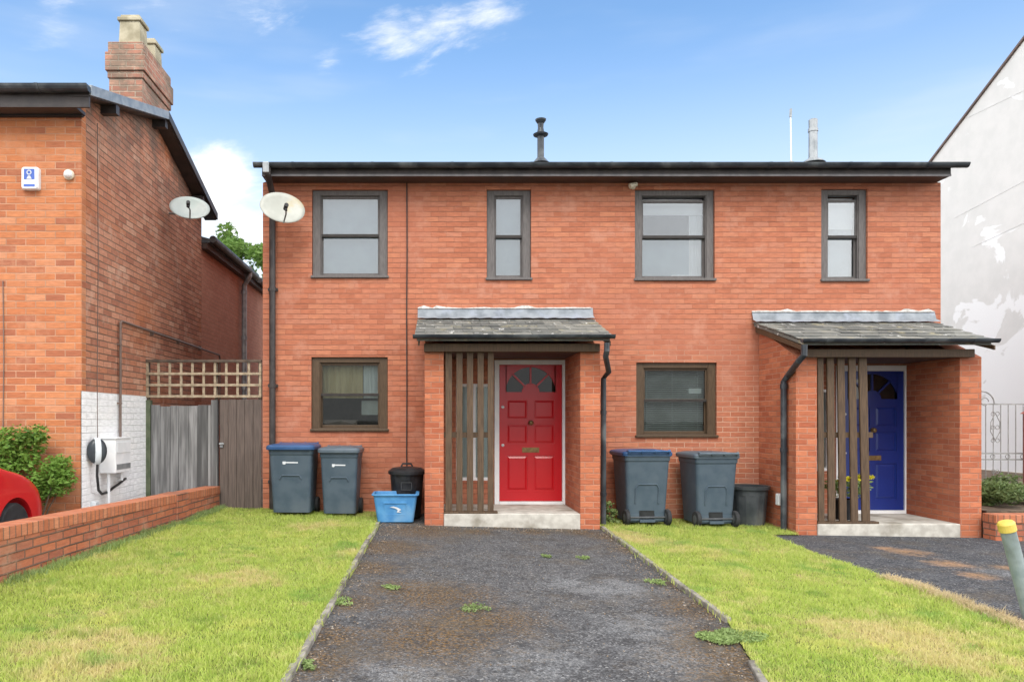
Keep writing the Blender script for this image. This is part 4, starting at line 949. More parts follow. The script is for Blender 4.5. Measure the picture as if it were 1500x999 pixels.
# ------------------------------------------------------------------ side passage: fence, gate, trellis
fn = thing('board_fence', 'weathered grey vertical board fence beside the white painted wall', 'fence', (fx(265), YF, gz(-3.6, YF)))
x_ = fx(221); ws = []
while x_ < fx(308): w_ = random.uniform(.11, .15); ws.append((x_, min(x_+w_, fx(309)))); x_ += w_+.004
for a, b in ws:
    mb = MB(); mb.box(a, b, YF-.0+random.uniform(-.006,.006), YF+.022, .1, fz(594)+random.uniform(-.012,.012)); mb.build('board', M['grey_board'], fn, bevel=.003)
MB().box(fx(213.5), fx(220.5), YF-.02, YF+.08, 0.05, fz(586)).build('post', M['green_post'], fn, bevel=.004)
MB().box(fx(310), fx(319), YF-.03, YF+.06, 0.05, fz(586)).build('post', M['grey_board'], fn, bevel=.004)
mb = MB(); mb.box(fx(221), fx(309), YF+.024, YF+.06, .5, .58); mb.box(fx(221), fx(309), YF+.024, YF+.06, 1.4, 1.48); mb.build('rail', M['grey_board'], fn)
gt = thing('garden_gate', 'dark brown board gate between the grey fence and the red brick house', 'gate', (fx(352), YF, gz(-2.8, YF)))
x0, x1 = fx(322), fx(383); n = 5
for i in range(n):
    a = x0+(x1-x0)*i/n; b = x0+(x1-x0)*(i+1)/n-.004
    MB().box(a, b, YF+.0+random.uniform(-.003,.003), YF+.022, fz(742)-.03, fz(585)+random.uniform(-.004,.004)).build('board', M['gate_board'], gt, bevel=.003)
mb = MB()
for z_ in (.45, 1.0, 1.6): mb.box(x0+.01, x1-.02, YF+.024, YF+.06, z_, z_+.09)
mb.build('ledge', M['gate_board'], gt)
mb = MB(); mb.box(x0+.005, x0+.05, YF-.02, YF-.004, 1.10, 1.17); mb.tube([(x0+.0,YF-.03,1.15),(x0+.07,YF-.03,1.15)], .012, 8); mb.build('latch', M['metal_grey'], gt)
tr = thing('trellis', 'square lattice timber trellis above the fence and gate', 'trellis', (fx(298), YF, fz(584)))
x0, x1, z0, z1 = fx(213.5), fx(383), fz(583), fz(528)
mb = MB()
for i in range(11):
    xx = x0+.02+(x1-x0-.04)*i/10; mb.box(xx-.018, xx+.018, YF-.0, YF+.016, z0, z1-.03)
for z_ in (z0+.025, z0+.19, z0+.355): mb.box(x0, x1, YF-.017, YF-.001, z_-.018, z_+.018)
mb.build('lattice', M['trellis'], tr, bevel=.002)
MB().box(x0, x1, YF-.02, YF+.03, z1-.028, z1+.012).build('top_rail', M['trellis_dark'], tr, bevel=.004)
for xx in (x0+.003, fx(314), x1-.05): MB().box(xx, xx+.045, YF+.017, YF+.055, fz(586)+.0015, z1-.03).build('post', M['trellis_dark'], tr)

# ------------------------------------------------------------------ low garden walls
def lowwall(name, a, b, h0, h1, th, label, pier=None, side=-1):
    d = (b-a).normalized(); nrm = Vector((d.y, -d.x, 0))*th
    if nrm.x*side < 0: nrm = -nrm
    t_ = thing(name, label, 'wall', ((a+b)/2))
    L = (b-a).length
    def uvbuild(mb, nm, mat, vert):
        o = mb.build(nm, mat, t_, bevel=.006)
        me = o.data; off = Vector(t_.location)
        for poly in me.polygons:
            for li in poly.loop_indices:
                p = Vector(mb.v[me.loops[li].vertex_index]); s_ = (p-a).dot(d); q = (p-a).dot(nrm.normalized())
                if abs(poly.normal.z) > .7: me.uv_layers[0].data[li].uv = (s_, q+50.05)
                elif abs(poly.normal.dot(d)) > .7: me.uv_layers[0].data[li].uv = (q, p.z+ (50 if vert else 0))
                else: me.uv_layers[0].data[li].uv = (s_, (p.z-a.z-h0+.25+50) if vert else p.z)
        return o
    za, zb_ = a.z+h0, b.z+h1; cp = .105
    q0, q1 = a, b
    mb = MB(); mb.hexa([(q0.x,q0.y,q0.z-.2),(q1.x,q1.y,q1.z-.2),(q1.x+nrm.x,q1.y+nrm.y,q1.z-.2),(q0.x+nrm.x,q0.y+nrm.y,q0.z-.2)],
                       [(q0.x,q0.y,za-cp),(q1.x,q1.y,zb_-cp),(q1.x+nrm.x,q1.y+nrm.y,zb_-cp),(q0.x+nrm.x,q0.y+nrm.y,za-cp)])
    bm_ = bmesh.new(); bm_.free()
    uvbuild(mb, 'wall_body', M['gwall'], False)
    e = nrm.normalized()*.008
    mb = MB(); lo, hi = Vector((-e.x,-e.y,0)), Vector((nrm.x+e.x,nrm.y+e.y,0))
    mb.hexa([a+lo+Vector((0,0,h0-cp+.001)), b+lo+Vector((0,0,h1-cp+.001)), b+hi+Vector((0,0,h1-cp+.001)), a+hi+Vector((0,0,h0-cp+.001))],
            [a+lo+Vector((0,0,h0)), b+lo+Vector((0,0,h1)), b+hi+Vector((0,0,h1)), a+hi+Vector((0,0,h0))])
    uvbuild(mb, 'coping', M['gcope'], True)
    if pier:
        for s_, h_ in pier:
            c = a+(b-a)*s_; mb = MB(); u = d*.17
            zz = a.z+(b.z-a.z)*s_+h_
            f = [c-u-e*3, c+u-e*3, c+u+nrm+e*3, c-u+nrm+e*3]
            mb.hexa([Vector((p.x,p.y,c.z-.2)) for p in f], [Vector((p.x,p.y,zz)) for p in f]); uvbuild(mb, 'pier', M['gwall'], False)
    return t_
def on_top(px_, py_, base): return CAMZ+(PY-py_)/F*base.y-base.z
h_far, h_near = on_top(321,712,WA), on_top(0,764,WB)
farE = Vector((line_at(WA,WB,10.74), 10.74, 0)); farE.z = gz(farE.x, farE.y)
nearE = Vector((line_at(WA,WB,3.0), 3.0, 0)); nearE.z = gz(nearE.x, nearE.y)
k = (h_near-h_far)/(WB.y-WA.y)
lowwall('garden_wall', farE, nearE, h_far+k*(farE.y-WA.y), h_near+k*(nearE.y-WB.y)*.3, .22, 'low red brick garden wall along the left edge of the lawn', pier=[((farE.y-G(256,764).y)/(farE.y-nearE.y), h_far+.04)])
a = Vector((fx(1439,9.62)+.005, 9.62, -.05)); b = Vector((11.5, 9.62, -.05))
lowwall('garden_wall', a, b, fz(751,9.62)+.05, fz(751,9.62)+.05, .22, 'low red brick wall to the right of the blue door porch', side=0)
mb = MB(); mb.box(fx(1439,9.9)+.02, 16, 9.85, 26, -.2, fz(748,9.86)); tag(mb.build('planting_bed', M['soil']), kind='structure')

# ------------------------------------------------------------------ right neighbour: white gable
XRN = 13.5
def rx(px_, py_): d = F*XRN/(px_-PX); return d, CAMZ+(PY-py_)/F*d
wb = thing('white_house', 'tall house with a patchy white rendered gable wall beyond the brick pair', 'house', (XRN+3, 18, 0))
(dA, zA), (dB, zB) = rx(1500,60), rx(1365,237)
s_ = (zA-zB)/(dB-dA); y0 = 13.2; yrd = 15.1; zrd = zA+(dA-yrd)*s_
y1 = 24.0
prof = [(y0+0,-.2),(y1,-.2),(y1,zrd-(y1-yrd)*s_),(yrd,zrd),(y0,zrd-(yrd-y0)*s_)]
mb = MB(); mb.add([(XRN,a_,b_) for a_, b_ in prof]+[(XRN+7,a_,b_) for a_, b_ in prof], [(4,3,2,1,0),(5,6,7,8,9)]+[(i,(i+1)%5,(i+1)%5+5,i+5) for i in range(5)]); mb.build('wall', M['render'], wb)
mb = MB()
for (ya, za_, yb, zb_) in ((y0-.3, zrd-(yrd-y0+.3)*s_, yrd, zrd), (yrd, zrd, y1+.3, zrd-(y1+.3-yrd)*s_)):
    mb.hexa([(XRN-.05,ya,za_+.004),(XRN+7,ya,za_+.004),(XRN+7,yb,zb_+.004),(XRN-.05,yb,zb_+.004)], [(XRN-.05,ya,za_+.06),(XRN+7,ya,za_+.06),(XRN+7,yb,zb_+.06),(XRN-.05,yb,zb_+.06)])
mb.build('roof', M['pipe_brown'], wb)
MB().box(XRN-.012, XRN-.001, y0+.1, y1, .1, rx(1470,690)[1]).build('plinth', M['cream'], wb)
for (pa, pb) in (((1398,320),(1500,266)), ((1425,362),(1500,327)), ((1415,174),(1500,133))):
    d1, z1_ = rx(*pa); d2, z2_ = rx(*pb); MB().tube([(XRN-.006,d1,z1_),(XRN-.006,d2-.6,z2_+(z2_-z1_)/(d1-d2)*.6)], .0035, 6).build('wall_cable', M['upvc'], wb)

# iron fence in front of the gable
yq = 11.6; t_ = thing('iron_railing', 'pale wrought iron railing with scrolls in front of the white gable', 'railing', (fx(1480,yq), yq, .3))
xA, xB = fx(1400,yq), 9.95; zt, zm1, zm2, zb_ = fz(592,yq), fz(664,yq), fz(673,yq), fz(715,yq)
mb = MB()
for z_ in (zt, zm1, zm2): mb.box(xA, xB, yq-.008, yq+.008, z_-.010, z_+.010)
mb.build('rail', M['iron'], t_)
mb = MB(); x_ = xA
while x_ < xB: mb.tube([(x_,yq,zb_-.15),(x_,yq,zt)], .007, 6); x_ += .118
mb.build('bars', M['iron'], t_)
mb = MB(); xs_ = fx(1457,yq)
def ringp(cx, cz, r, a0=0, a1=360, n=16): return [(cx+r*math.cos(R(a0+(a1-a0)*i/n)), yq-.012, cz+r*math.sin(R(a0+(a1-a0)*i/n))) for i in range(n+1)]
def scroll(pts, r_): MB().tube(pts, r_, 6).build('scroll', M['iron'], t_)
for sgn in (-1, 1):
    scroll([(xs_, yq-.014, fz(605,yq)), (xs_+sgn*.07, yq-.014, fz(618,yq)), (xs_+sgn*.075, yq-.014, fz(632,yq)), (xs_, yq-.014, fz(645,yq))], .006)
    for pz in (606, 626, 645): scroll(ringp(xs_+sgn*.035, fz(pz,yq), .03), .005)
    scroll(ringp(xs_+sgn*.03, fz(690,yq), .028), .005)
scroll(ringp(fx(1437,yq), fz(592,yq), .20, 0, 90, 10), .010); scroll(ringp(fx(1437,yq)+.05, fz(592,yq)+.04, .06, 0, 300, 12), .007)
for i in range(9): scroll(ringp(xA+.1+i*.236, (zm1+zm2)/2, .035), .005)
t_ = thing('gate_post', 'red brown post with a small cap at the right end of the railing', 'post', (fx(1506,11.4), 11.4, .2))
mb = MB(); mb.box(fx(1507,11.4), fx(1518,11.4), 11.4, 11.51, .15, fz(606,11.4)); mb.build('shaft', M['red_post'], t_, bevel=.006)
mb = MB(); xm = (fx(1507,11.4)+fx(1518,11.4))/2; z_ = fz(606,11.4); mb.hexa([(xm-.09,11.37,z_),(xm+.09,11.37,z_),(xm+.09,11.54,z_),(xm-.09,11.54,z_)], [(xm-.02,11.435,z_+.07),(xm+.02,11.435,z_+.07),(xm+.02,11.475,z_+.07),(xm-.02,11.475,z_+.07)]); mb.build('cap', M['red_post'], t_)

# ------------------------------------------------------------------ plants and trees
def plant(name, label, cat, loc, clumps, n, size, leaf, stems, group=None, leafname='foliage'):
    t_ = thing(name, label, cat, loc, group)
    mb = MB()
    for c in clumps[:stems]:
        b = Vector(loc)+Vector((random.uniform(-.06,.06), random.uniform(-.04,.04), 0)); e = Vector(c[:3]); m_ = (b+e)/2+Vector((random.uniform(-.05,.05),0,.03))
        mb.tube([b, m_, e], [.012,.009,.004], 6)
    mb.build('stem', M['bark'], t_)
    leaves(leafname, clumps, n, size, M[leaf], t_)
    return t_
cl = []
for i in range(54):
    px_ = random.uniform(-70, 96); py_ = random.uniform(645, 728)
    if px_ > 70 and py_ < 680: py_ += 25
    if px_ > 55 and py_ < 650: continue
    d = random.uniform(8.42, 8.66); p = P(px_, py_, d); r_ = random.uniform(.10, .20); cl.append((p.x, p.y, p.z, r_*1.2, .14, r_))
for i in range(14):
    p = P(random.uniform(-60, 60), random.uniform(628, 645), 8.5); cl.append((p.x, p.y, p.z, .14, .12, .06))
plant('hedge_bush', 'bushy green shrub against the orange brick front behind the red car', 'shrub', (-4.55, 8.55, .2), cl, 11000, .030, 'hedge_leaf', 20)
cl = [(*P(random.uniform(1432,1540), random.uniform(710,738), random.uniform(10.1,11.2)), random.uniform(.12,.25), .18, random.uniform(.06,.15)) for _ in range(26)]
cl += [(*P(random.uniform(1446,1490), random.uniform(700,712), 10.6), .12, .1, .08) for _ in range(5)]
plant('low_shrub', 'low grey green shrub in the raised bed behind the right brick wall', 'shrub', (8.6, 10.6, .3), cl, 3600, .035, 'shrub_leaf', 14)
b = G(894, 770); cl = [(fx(px_,10.2), 10.2, fz(py_,10.2), .06, .08, .05) for px_, py_ in ((893,738),(890,746),(898,750),(888,757),(896,762),(904,766),(886,766))]
plant('leafy_weed', 'bright green leafy weed between the porch downpipe and the wheelie bin', 'weed', (fx(894,10.2), 10.2, gz(2.5,10.2)), cl, 420, .028, 'weed_leaf', 6)
# tree beyond the gap
tc = P(350, 385, 27.0)
t_ = thing('leafy_tree', 'bright green leafy tree showing above the rear roof in the gap between houses', 'tree', (tc.x-.3, 27, gz(-6,12)))
mb = MB(); b = Vector(t_.location); mb.tube([b, b+Vector((.1,0,2)), b+Vector((0,.1,4)), b+Vector((.2,0,6.6))], [.22,.18,.14,.05], 10)
tcl = []
for i in range(46):
    an = random.uniform(0, 6.28); rr = random.uniform(.2, 2.5); zz = random.uniform(4.2, 8.0); 
    if zz > 7: rr *= .75
    p = b+Vector((math.cos(an)*rr, math.sin(an)*rr, zz)); tcl.append((p.x, p.y, p.z, random.uniform(.35,.7), random.uniform(.35,.7), random.uniform(.25,.5)))
    if i % 3 == 0: mb.tube([b+Vector((0,0,random.uniform(2.5,5))), p], [.05,.015], 6)
mb.build('trunk', M['bark'], t_); leaves('crown', tcl, 9000, .11, M['tree_leaf'], t_)
# pot plant behind the slat screen of the blue door
t_ = thing('pot_plant', 'yellow flowering pot plant behind the slats beside the blue door', 'pot plant', (fx(1235,10.15), 10.15, fz(767,YP)))
b = Vector(t_.location); mb = MB(); mb.lathe([(.10,0),(.14,.24),(.155,.24),(.155,.28),(.135,.28),(.13,.25)], b, 18); mb.build('pot', M['black_plastic'], t_)
leaves('foliage', [(b.x+dx-.03, b.y-.12, b.z+.46+dz, .12, .16, .10) for dx, dz in ((-.14,0),(.0,.05),(.15,-.02),(.08,-.08),(-.06,-.08),(-.2,.02),(.22,.03))], 420, .035, M['weed_leaf'], t_)
leaves('flowers', [(b.x+dx-.07, YP+.07, b.z+.56+dz, .05, .06, .03) for dx, dz in ((-.16,0),(-.09,.03),(-.02,.0),(.08,.06),(.15,.02),(.22,.05),(.03,.02))], 260, .024, M['yellow_flower'], t_)
# tufts growing through the drive
tufts = [(575,859,.09,'on the left of the driveway, nearest its moss'), (698,890,.12,'in the middle of the driveway'), (800,815,.06,'left of a pair near the step'), (857,817,.08,'right of a pair near the step'), (962,853,.11,'beside the right edging'), (500,880,.10,'by the left edging, tallest'), (447,975,.07,'by the left edging nearest the viewer')]
tuf_lab = ['small green weed tuft in the drive beside a brown mossy patch', 'low green weed tuft in the middle of the asphalt drive', 'tiny green weed left of a pair near the concrete step', 'flat green weed right of a pair near the concrete step', 'green weed patch on the asphalt beside the right edging', 'straggly green weed against the left edging of the drive', 'small weed at the left edging closest to the camera']
for (px_, py_, r_, _), lab in zip(tufts, tuf_lab):
    c = G(px_, py_); o = leaves('weed_tuft', [(c.x+random.uniform(-.6,.6)*r_, c.y+random.uniform(-.8,.8)*r_, c.z+.004, r_*random.uniform(.35,.75), r_*random.uniform(.35,.8), random.uniform(.008,.02)) for _ in range(5)], int(1300*r_)+60, .012, M['weed_leaf'], origin=c, flat=.5); tag(o, lab, 'weed', 'weeds in the driveway')
c = G(1075, 935); o = leaves('weed_mat', [(c.x+dx*.8-.03, c.y+dy*.8, c.z+.012, .10, .10, .018) for dx, dy in ((0,0),(-.15,.03),(.14,-.03),(.05,.12),(.22,.05),(-.08,-.06))], 3200, .013, M['weed_leaf'], origin=c, flat=.6)
tag(o, 'spreading green weed mat where the right edging breaks off', 'weed', 'weeds in the driveway')
# loose grit and dry litter on the drive
gm = MB(); 
def grit(n, fn, smin, smax):
    for _ in range(n):
        p = fn(); s_ = random.uniform(smin, smax); q = [Vector((random.uniform(-1,1), random.uniform(-1,1), random.uniform(0,.8)))*s_ for _ in range(5)]
        gm.add([Vector((p.x,p.y,gz(p.x,p.y)-.008))+v for v in q]+[Vector((p.x,p.y,gz(p.x,p.y)-.012))], [(0,1,2),(0,2,3),(0,3,4),(0,4,1),(1,2,5),(2,3,5),(3,4,5),(4,1,5)])
def edgeL(): y_ = random.uniform(3.6, 10.3); return Vector((line_at(LA,LB,y_)+.04+abs(random.gauss(0,.13)), y_, 0))
def edgeR(): y_ = random.uniform(3.6, 9.4); return Vector(((line_at(RA,RB,y_) if y_ > RB.y else line_at(RB,RC,y_))-.04-abs(random.gauss(0,.13)), y_, 0))
def anyd(): y_ = random.uniform(3.6, 10.2); a_ = line_at(LA,LB,y_); return Vector((random.uniform(a_, line_at(RA,RB,max(y_,RB.y))), y_, 0))
def doorstep(): return Vector((random.uniform(-.7,2.2), random.gauss(9.52,.10), 0))
grit(420, edgeL, .004, .013); grit(420, edgeR, .004, .013); grit(500, anyd, .003, .009); grit(260, doorstep, .004, .014)
M['grit'] = leafmat('grit_and_litter', (.13,.085,.045), (.22,.17,.12), (.36,.33,.29), 0)
tag(gm.build('grit', M['grit']), 'loose grit and dry litter scattered over the asphalt drive', 'grit', kind='stuff')

# ------------------------------------------------------------------ wheelie bins
def make_bin(label, w, d, h, lidmat, rear):
    t_ = thing('wheelie_bin', label, 'wheelie bin', (0,0,0), 'wheelie bins against the red brick house')
    hb = h*.885; w0, d0 = w*.80, d*.74
    mb = MB(); rings = []
    for q in (0, .02, .5, .93):
        z_ = .045+(hb-.045)*q; rings.append(rrect(w0+(w*.93-w0)*q, d0+(d*.93-d0)*q, .045, z_, 4, 0, -(d0-d*.93)*.0))
    rings.append(rrect(w*.95, d*.95, .045, .045+(hb-.045)*.935)); rings.append(rrect(w*.96, d*.97, .045, hb)); mb.loft(rings)
    body = mb.build('body', M['bin'], t_, bevel=.006)
    # rim and lid: slightly domed, overhanging, with a turned down front lip
    mb = MB(); mb.loft([rrect(w*.99, d*1.0, .05, hb+.002), rrect(w*1.0, d*1.01, .05, hb+.03), rrect(w*1.0, d*1.01, .05, hb+.034)]); mb.build('rim', M['bin'], t_)
    mb = MB(); mb.loft([rrect(w*1.04, d*1.05, .06, hb+.010, cy=-.015), rrect(w*1.05, d*1.06, .06, hb+.052, cy=-.015), rrect(w*1.0, d*1.0, .06, hb+.072, cy=-.012), rrect(w*.80, d*.78, .08, hb+.088, cy=-.01), rrect(w*.5, d*.5, .08, hb+.094, cy=-.01)])
    lid = mb.build('lid', lidmat, t_, bevel=.004)
    mb = MB(); yb = d*.56
    mb.tube([(-w*.44,yb,hb+.075),(w*.44,yb,hb+.075)], .017, 10)
    for sx_ in (-.42, -.14, .14, .42): mb.bar((w*sx_,d*.40,hb+.05), (w*sx_,yb,hb+.075), .03, .05)
    mb.build('handle', lidmat, t_, bevel=.004)
    # wheels and axle at the back
    for s_ in (-1, 1):
        mt = Matrix.Rotation(R(90),3,'Y'); xw = s_*(w*.43) - .03
        mb = MB(); mb.lathe([(.06,0),(.105,.004),(.112,.015),(.112,.045),(.105,.056),(.06,.06)], (xw, d*.40, .112), 24, mat=mt); wl = mb.build('wheel', M['tyre'], t_)
        mb = MB(); mb.lathe([(.02,-.004),(.058,.0),(.058,.06),(.02,.064)], (xw, d*.40, .112), 16, mat=mt); mb.build('hub', M['wheel_grey'], wl)
    mb = MB(); mb.tube([(-w*.42,d*.40,.112),(w*.42,d*.40,.112)], .014, 10); mb.build('axle', M['wheel_grey'], t_)
    # mouldings: arch ridge on the front, arch panel and foot recess on the back
    def yf(z_): q = (z_-.045)/(hb-.045); return -(d0+(d*.93-d0)*q)/2
    zc = hb*.62; aw = w*.235
    pts = [(-aw,yf(zc-.05)-.003,zc-.05)]+[(x_,yf(zc)-.003,zc+.0) for x_ in (-aw*.8,-aw*.4,0,aw*.4,aw*.8)]+[(aw,yf(zc-.05)-.003,zc-.05)]
    mb = MB(); mb.tube(pts, .011, 8); mb.build('front_ridge', M['bin'], t_); mb = MB()
    if rear:
        zr_ = hb*.60; ww = w*.24
        pts = [(-ww,-yf(.30)+.002,.30),(-ww,-yf(zr_-.05)+.002,zr_-.05),(-ww*.8,-yf(zr_)+.002,zr_),(ww*.8,-yf(zr_)+.002,zr_),(ww,-yf(zr_-.05)+.002,zr_-.05),(ww,-yf(.30)+.002,.30)]
        mb.tube(pts, .011, 8)
        mb.box(-w*.36, -w*.16, -yf(.12)-.02, d*.40, .07, .16); mb.box(w*.16, w*.36, -yf(.12)-.02, d*.40, .07, .16); mb.box(-w*.16, w*.16, -yf(.12)-.02, -yf(.12)+.05, .05, .085)
    if rear:
        mb.build('moulding', M['bin'], t_); mb = MB(); mb.box(-w*.155, w*.155, -yf(.15)-.01, -yf(.15)+.010, .095, .205); mb.build('foot_recess', M['black_plastic'], t_)
    else:
        zt = hb*.80; mb = MB(); yy = yf(zt)-.003
        mb.add([(-w*.17,yy,zt+.008),(w*.16,yy,zt+.006),(w*.16,yy,zt+.022),(-w*.10,yy,zt+.024),(-w*.17,yy,zt+.026)], [(0,1,2,3,4)])
        mb.add([(-w*.17,yy-.001,zt-.006),(-w*.13,yy-.001,zt-.014),(-w*.10,yy-.001,zt+.0),(-w*.10,yy-.001,zt+.03),(-w*.17,yy-.001,zt+.03)], [(0,1,2,3,4)])
        mb.build('print', M['mark'], t_)
    return t_
def put(t_, px_, py_, d, rot=0):
    c = P(px_, py_, d); t_.location = (c.x, c.y, gz(c.x, c.y)); t_.rotation_euler.z = R(rot)
put(make_bin('slate grey wheelie bin with a blue lid standing beside the left downpipe', .64, .58, 1.02, M['bin_lid_blue'], False), 431.5, 758, 10.37, -2)
put(make_bin('slate grey wheelie bin with a grey lid below the ground floor window', .56, .56, .99, M['bin_lid'], False), 500.5, 758, 10.38, -2)
put(make_bin('slate grey wheelie bin with a blue lid turned wheels outward beside the red door porch', .66, .66, 1.06, M['bin_lid_blue'], True), 938, 768, 10.30, 183)
put(make_bin('slate grey wheelie bin with a grey lid turned wheels outward below the blind window', .62, .66, 1.05, M['bin_lid'], True), 1036, 768, 10.30, 184)

# black dustbin
c = Vector((fx(596,10.35), 10.35, gz(-.3,10.35)))
t_ = thing('dustbin', 'round black plastic dustbin with lid behind the blue recycling box', 'dustbin', c)
mb = MB(); mb.lathe([(.18,.0),(.19,.01),(.235,.60),(.235,.62)], c, 28); mb.build('body', M['black_plastic'], t_, smooth=False)
mb = MB(); mb.lathe([(.25,.60),(.262,.605),(.262,.645),(.245,.66),(.20,.69),(.10,.705),(.0005,.71)], c, 28); lid = mb.build('lid', M['black_plastic'], t_)
mb = MB(); mb.tube([c+Vector((-.08,0,.70)), c+Vector((-.06,0,.745)), c+Vector((.06,0,.745)), c+Vector((.08,0,.70))], .014, 8); mb.build('handle', M['black_plastic'], lid)
mb = MB(); y_ = c.y-.228; z_ = c.z+.45
for a, b in (((-.07,-.05),(.07,-.05)), ((.07,-.05),(.07,.05)), ((.07,.05),(-.07,.05)), ((-.07,.05),(-.07,-.05))): mb.bar((c.x+a[0],y_+.004*(b[1]<0),z_+a[1]), (c.x+b[0],y_,z_+b[1]), .006, .006)
mb.build('emblem', M['wheel_grey'], t_)
# blue recycling box
c = Vector((fx(580,9.98), 9.98, gz(-.45,9.98)))
t_ = thing('recycling_box', 'open light blue recycling box with a white mark in front of the black dustbin', 'recycling box', c)
mb = MB(); W0, D0, W1, D1, H = .48, .34, .585, .42, .355
mb.loft([rrect(W0,D0,.04,.0), rrect(W1,D1,.04,H), rrect(W1+.045,D1+.045,.045,H), rrect(W1+.045,D1+.045,.045,H+.022), rrect(W1-.01,D1-.01,.04,H+.022), rrect(W0-.01,D0-.01,.04,.012)])
mb.v = [(x_+c.x, y_+c.y, z_+c.z) for x_, y_, z_ in mb.v]; mb.build('tub', M['box_blue'], t_, bevel=.004)
yy = c.y-(D0+(D1-D0)*.5)/2
mb = MB()
for s in (-1,1): mb.bar((c.x+s*.135,yy+.02,c.z+.09), (c.x+s*.15,yy-.014,c.z+.26), .012, .012)
mb.bar((c.x-.15,yy-.014,c.z+.26), (c.x+.15,yy-.014,c.z+.26), .012, .012); mb.bar((c.x-.135,yy+.012,c.z+.10), (c.x+.135,yy+.012,c.z+.10), .012, .012); mb.build('panel_rim', M['box_blue'], t_)
mb = MB(); pts = [(-.075,.035),(-.02,.045),(.03,.03),(.08,.0),(.045,-.02),(.085,-.035),(.02,-.035),(.035,-.005),(-.01,.02)]
yy2 = yy-.012; mb.add([(c.x+a, yy2-.0+.2*( .0-b)*.0-(b*.12), c.z+.17+b) for a, b in pts], [tuple(range(len(pts)))]); mb.build('print', M['mark'], t_)
# dark tub
c = Vector((fx(1096,10.42), 10.42, gz(4.5,10.42)))
t_ = thing('plant_tub', 'ribbed dark grey plastic tub beside the blue door porch wall', 'tub', c)
mb = MB(); n = 48; rings = []
for r_, z_, rib in ((.205,.0,0),(.21,.01,1),(.255,.49,1),(.258,.50,0),(.285,.505,0),(.288,.545,0),(.278,.55,0),(.262,.548,0),(.255,.42,0)):
    rings.append([(c.x+(r_+(.006 if rib and k % 4 < 2 else 0))*math.cos(2*math.pi*k/n), c.y+(r_+(.006 if rib and k % 4 < 2 else 0))*math.sin(2*math.pi*k/n), c.z+z_) for k in range(n)])
mb.loft(rings); mb.build('pot', M['tub'], t_)
MB().lathe([(.25,0),(.02,.015)], (c.x,c.y,c.z+.45), 20).build('soil', M['soil'], t_)

# leaning parking post
b = G(1512, 912); top = P(1475, 772, b.y-.05)
t_ = thing('parking_post', 'leaning grey green metal post with a yellow cap on the side driveway', 'post', b)
d = (top-b).normalized(); r_ = 9.8/F*b.y
mb = MB(); mb.tube([b-d*.08, b+(top-b)*.5, top], r_, 20); mb.build('tube', M['post_green'], t_, smooth=False)
mb = MB(); mb.tube([top-d*.03, top+d*.03, top+d*.045], [r_*1.14, r_*1.14, r_*.95], 20); mb.build('cap', M['yellow'], t_, bevel=.004)

# ------------------------------------------------------------------ red car behind the wall
cx_, cyn = fx(57, 6.95), 6.95
cg = .05
car = thing('red_car', 'glossy red hatchback parked behind the low brick wall, only its front showing', 'car', (cx_-1.8, cyn+.75, cg))
prof = [(0.0,.22),(-.0,.40),(.04,.55),(.12,.68),(.26,.79),(.44,.87),(.68,.925),(.95,.985),(1.55,1.38),(1.9,1.45),(2.7,1.46),(3.2,1.40),(3.55,.98),(3.62,.70),(3.58,.30),(3.4,.20),(.25,.18)]
mb = MB(); rings = []
for v, inx, dz, up in ((0,.10,.06,.0), (.03,.03,.03,.03), (.14,.0,.008,.16), (.45,0,0,.2), (.75,0,0,.2), (1.05,0,0,.2), (1.36,0,.008,.16), (1.47,.03,.03,.03), (1.5,.10,.06,0)):
    ring = []
    for u, z_ in prof:
        u2 = min(max(u, inx), 3.62-inx); z2 = z_-dz*(1 if z_ > .5 else 0)
        vv = v
        if z_ > 1.2: vv = v+(.75-v)*.16
        ring.append((cx_-u2-.06*(1-abs(v-.75)/.75)*0, cyn+vv, cg+z2))
    rings.append(ring)
mb.loft(rings)
cbody = mb.build('body', M['car_red'], car, smooth=True)
ss = cbody.modifiers.new('sub', 'SUBSURF'); ss.levels = 2; ss.render_levels = 2
cut = MB(); WX = (.60, 2.95)
for u in WX:
    for yv in (-.2, 1.30): cut.lathe([(.325,0),(.325,.42)], (cx_-u, cyn+yv+.42*1, cg+.285), 36, mat=Matrix.Rotation(R(90),3,'X'))
cu = cut.build('cutter', M['black'], car)
bo = cbody.modifiers.new('arch', 'BOOLEAN'); bo.object = cu; bo.operation = 'DIFFERENCE'; bo.solver = 'EXACT'
bpy.context.view_layer.update(); dg = bpy.context.evaluated_depsgraph_get()
newm = bpy.data.meshes.new_from_object(cbody.evaluated_get(dg)); cbody.modifiers.clear(); cbody.data = newm
while len(newm.materials) > 1: newm.materials.pop()
newm.polygons.foreach_set('material_index', [0]*len(newm.polygons))
newm.polygons.foreach_set('use_smooth', [len(p.vertices) < 40 for p in newm.polygons])
newm.set_sharp_from_angle(angle=R(40))
bpy.data.objects.remove(cu)
MB().box(cx_-3.3, cx_-.12, cyn+.24, cyn+1.26, cg+.2, cg+.62).build('chassis', M['black'], car)
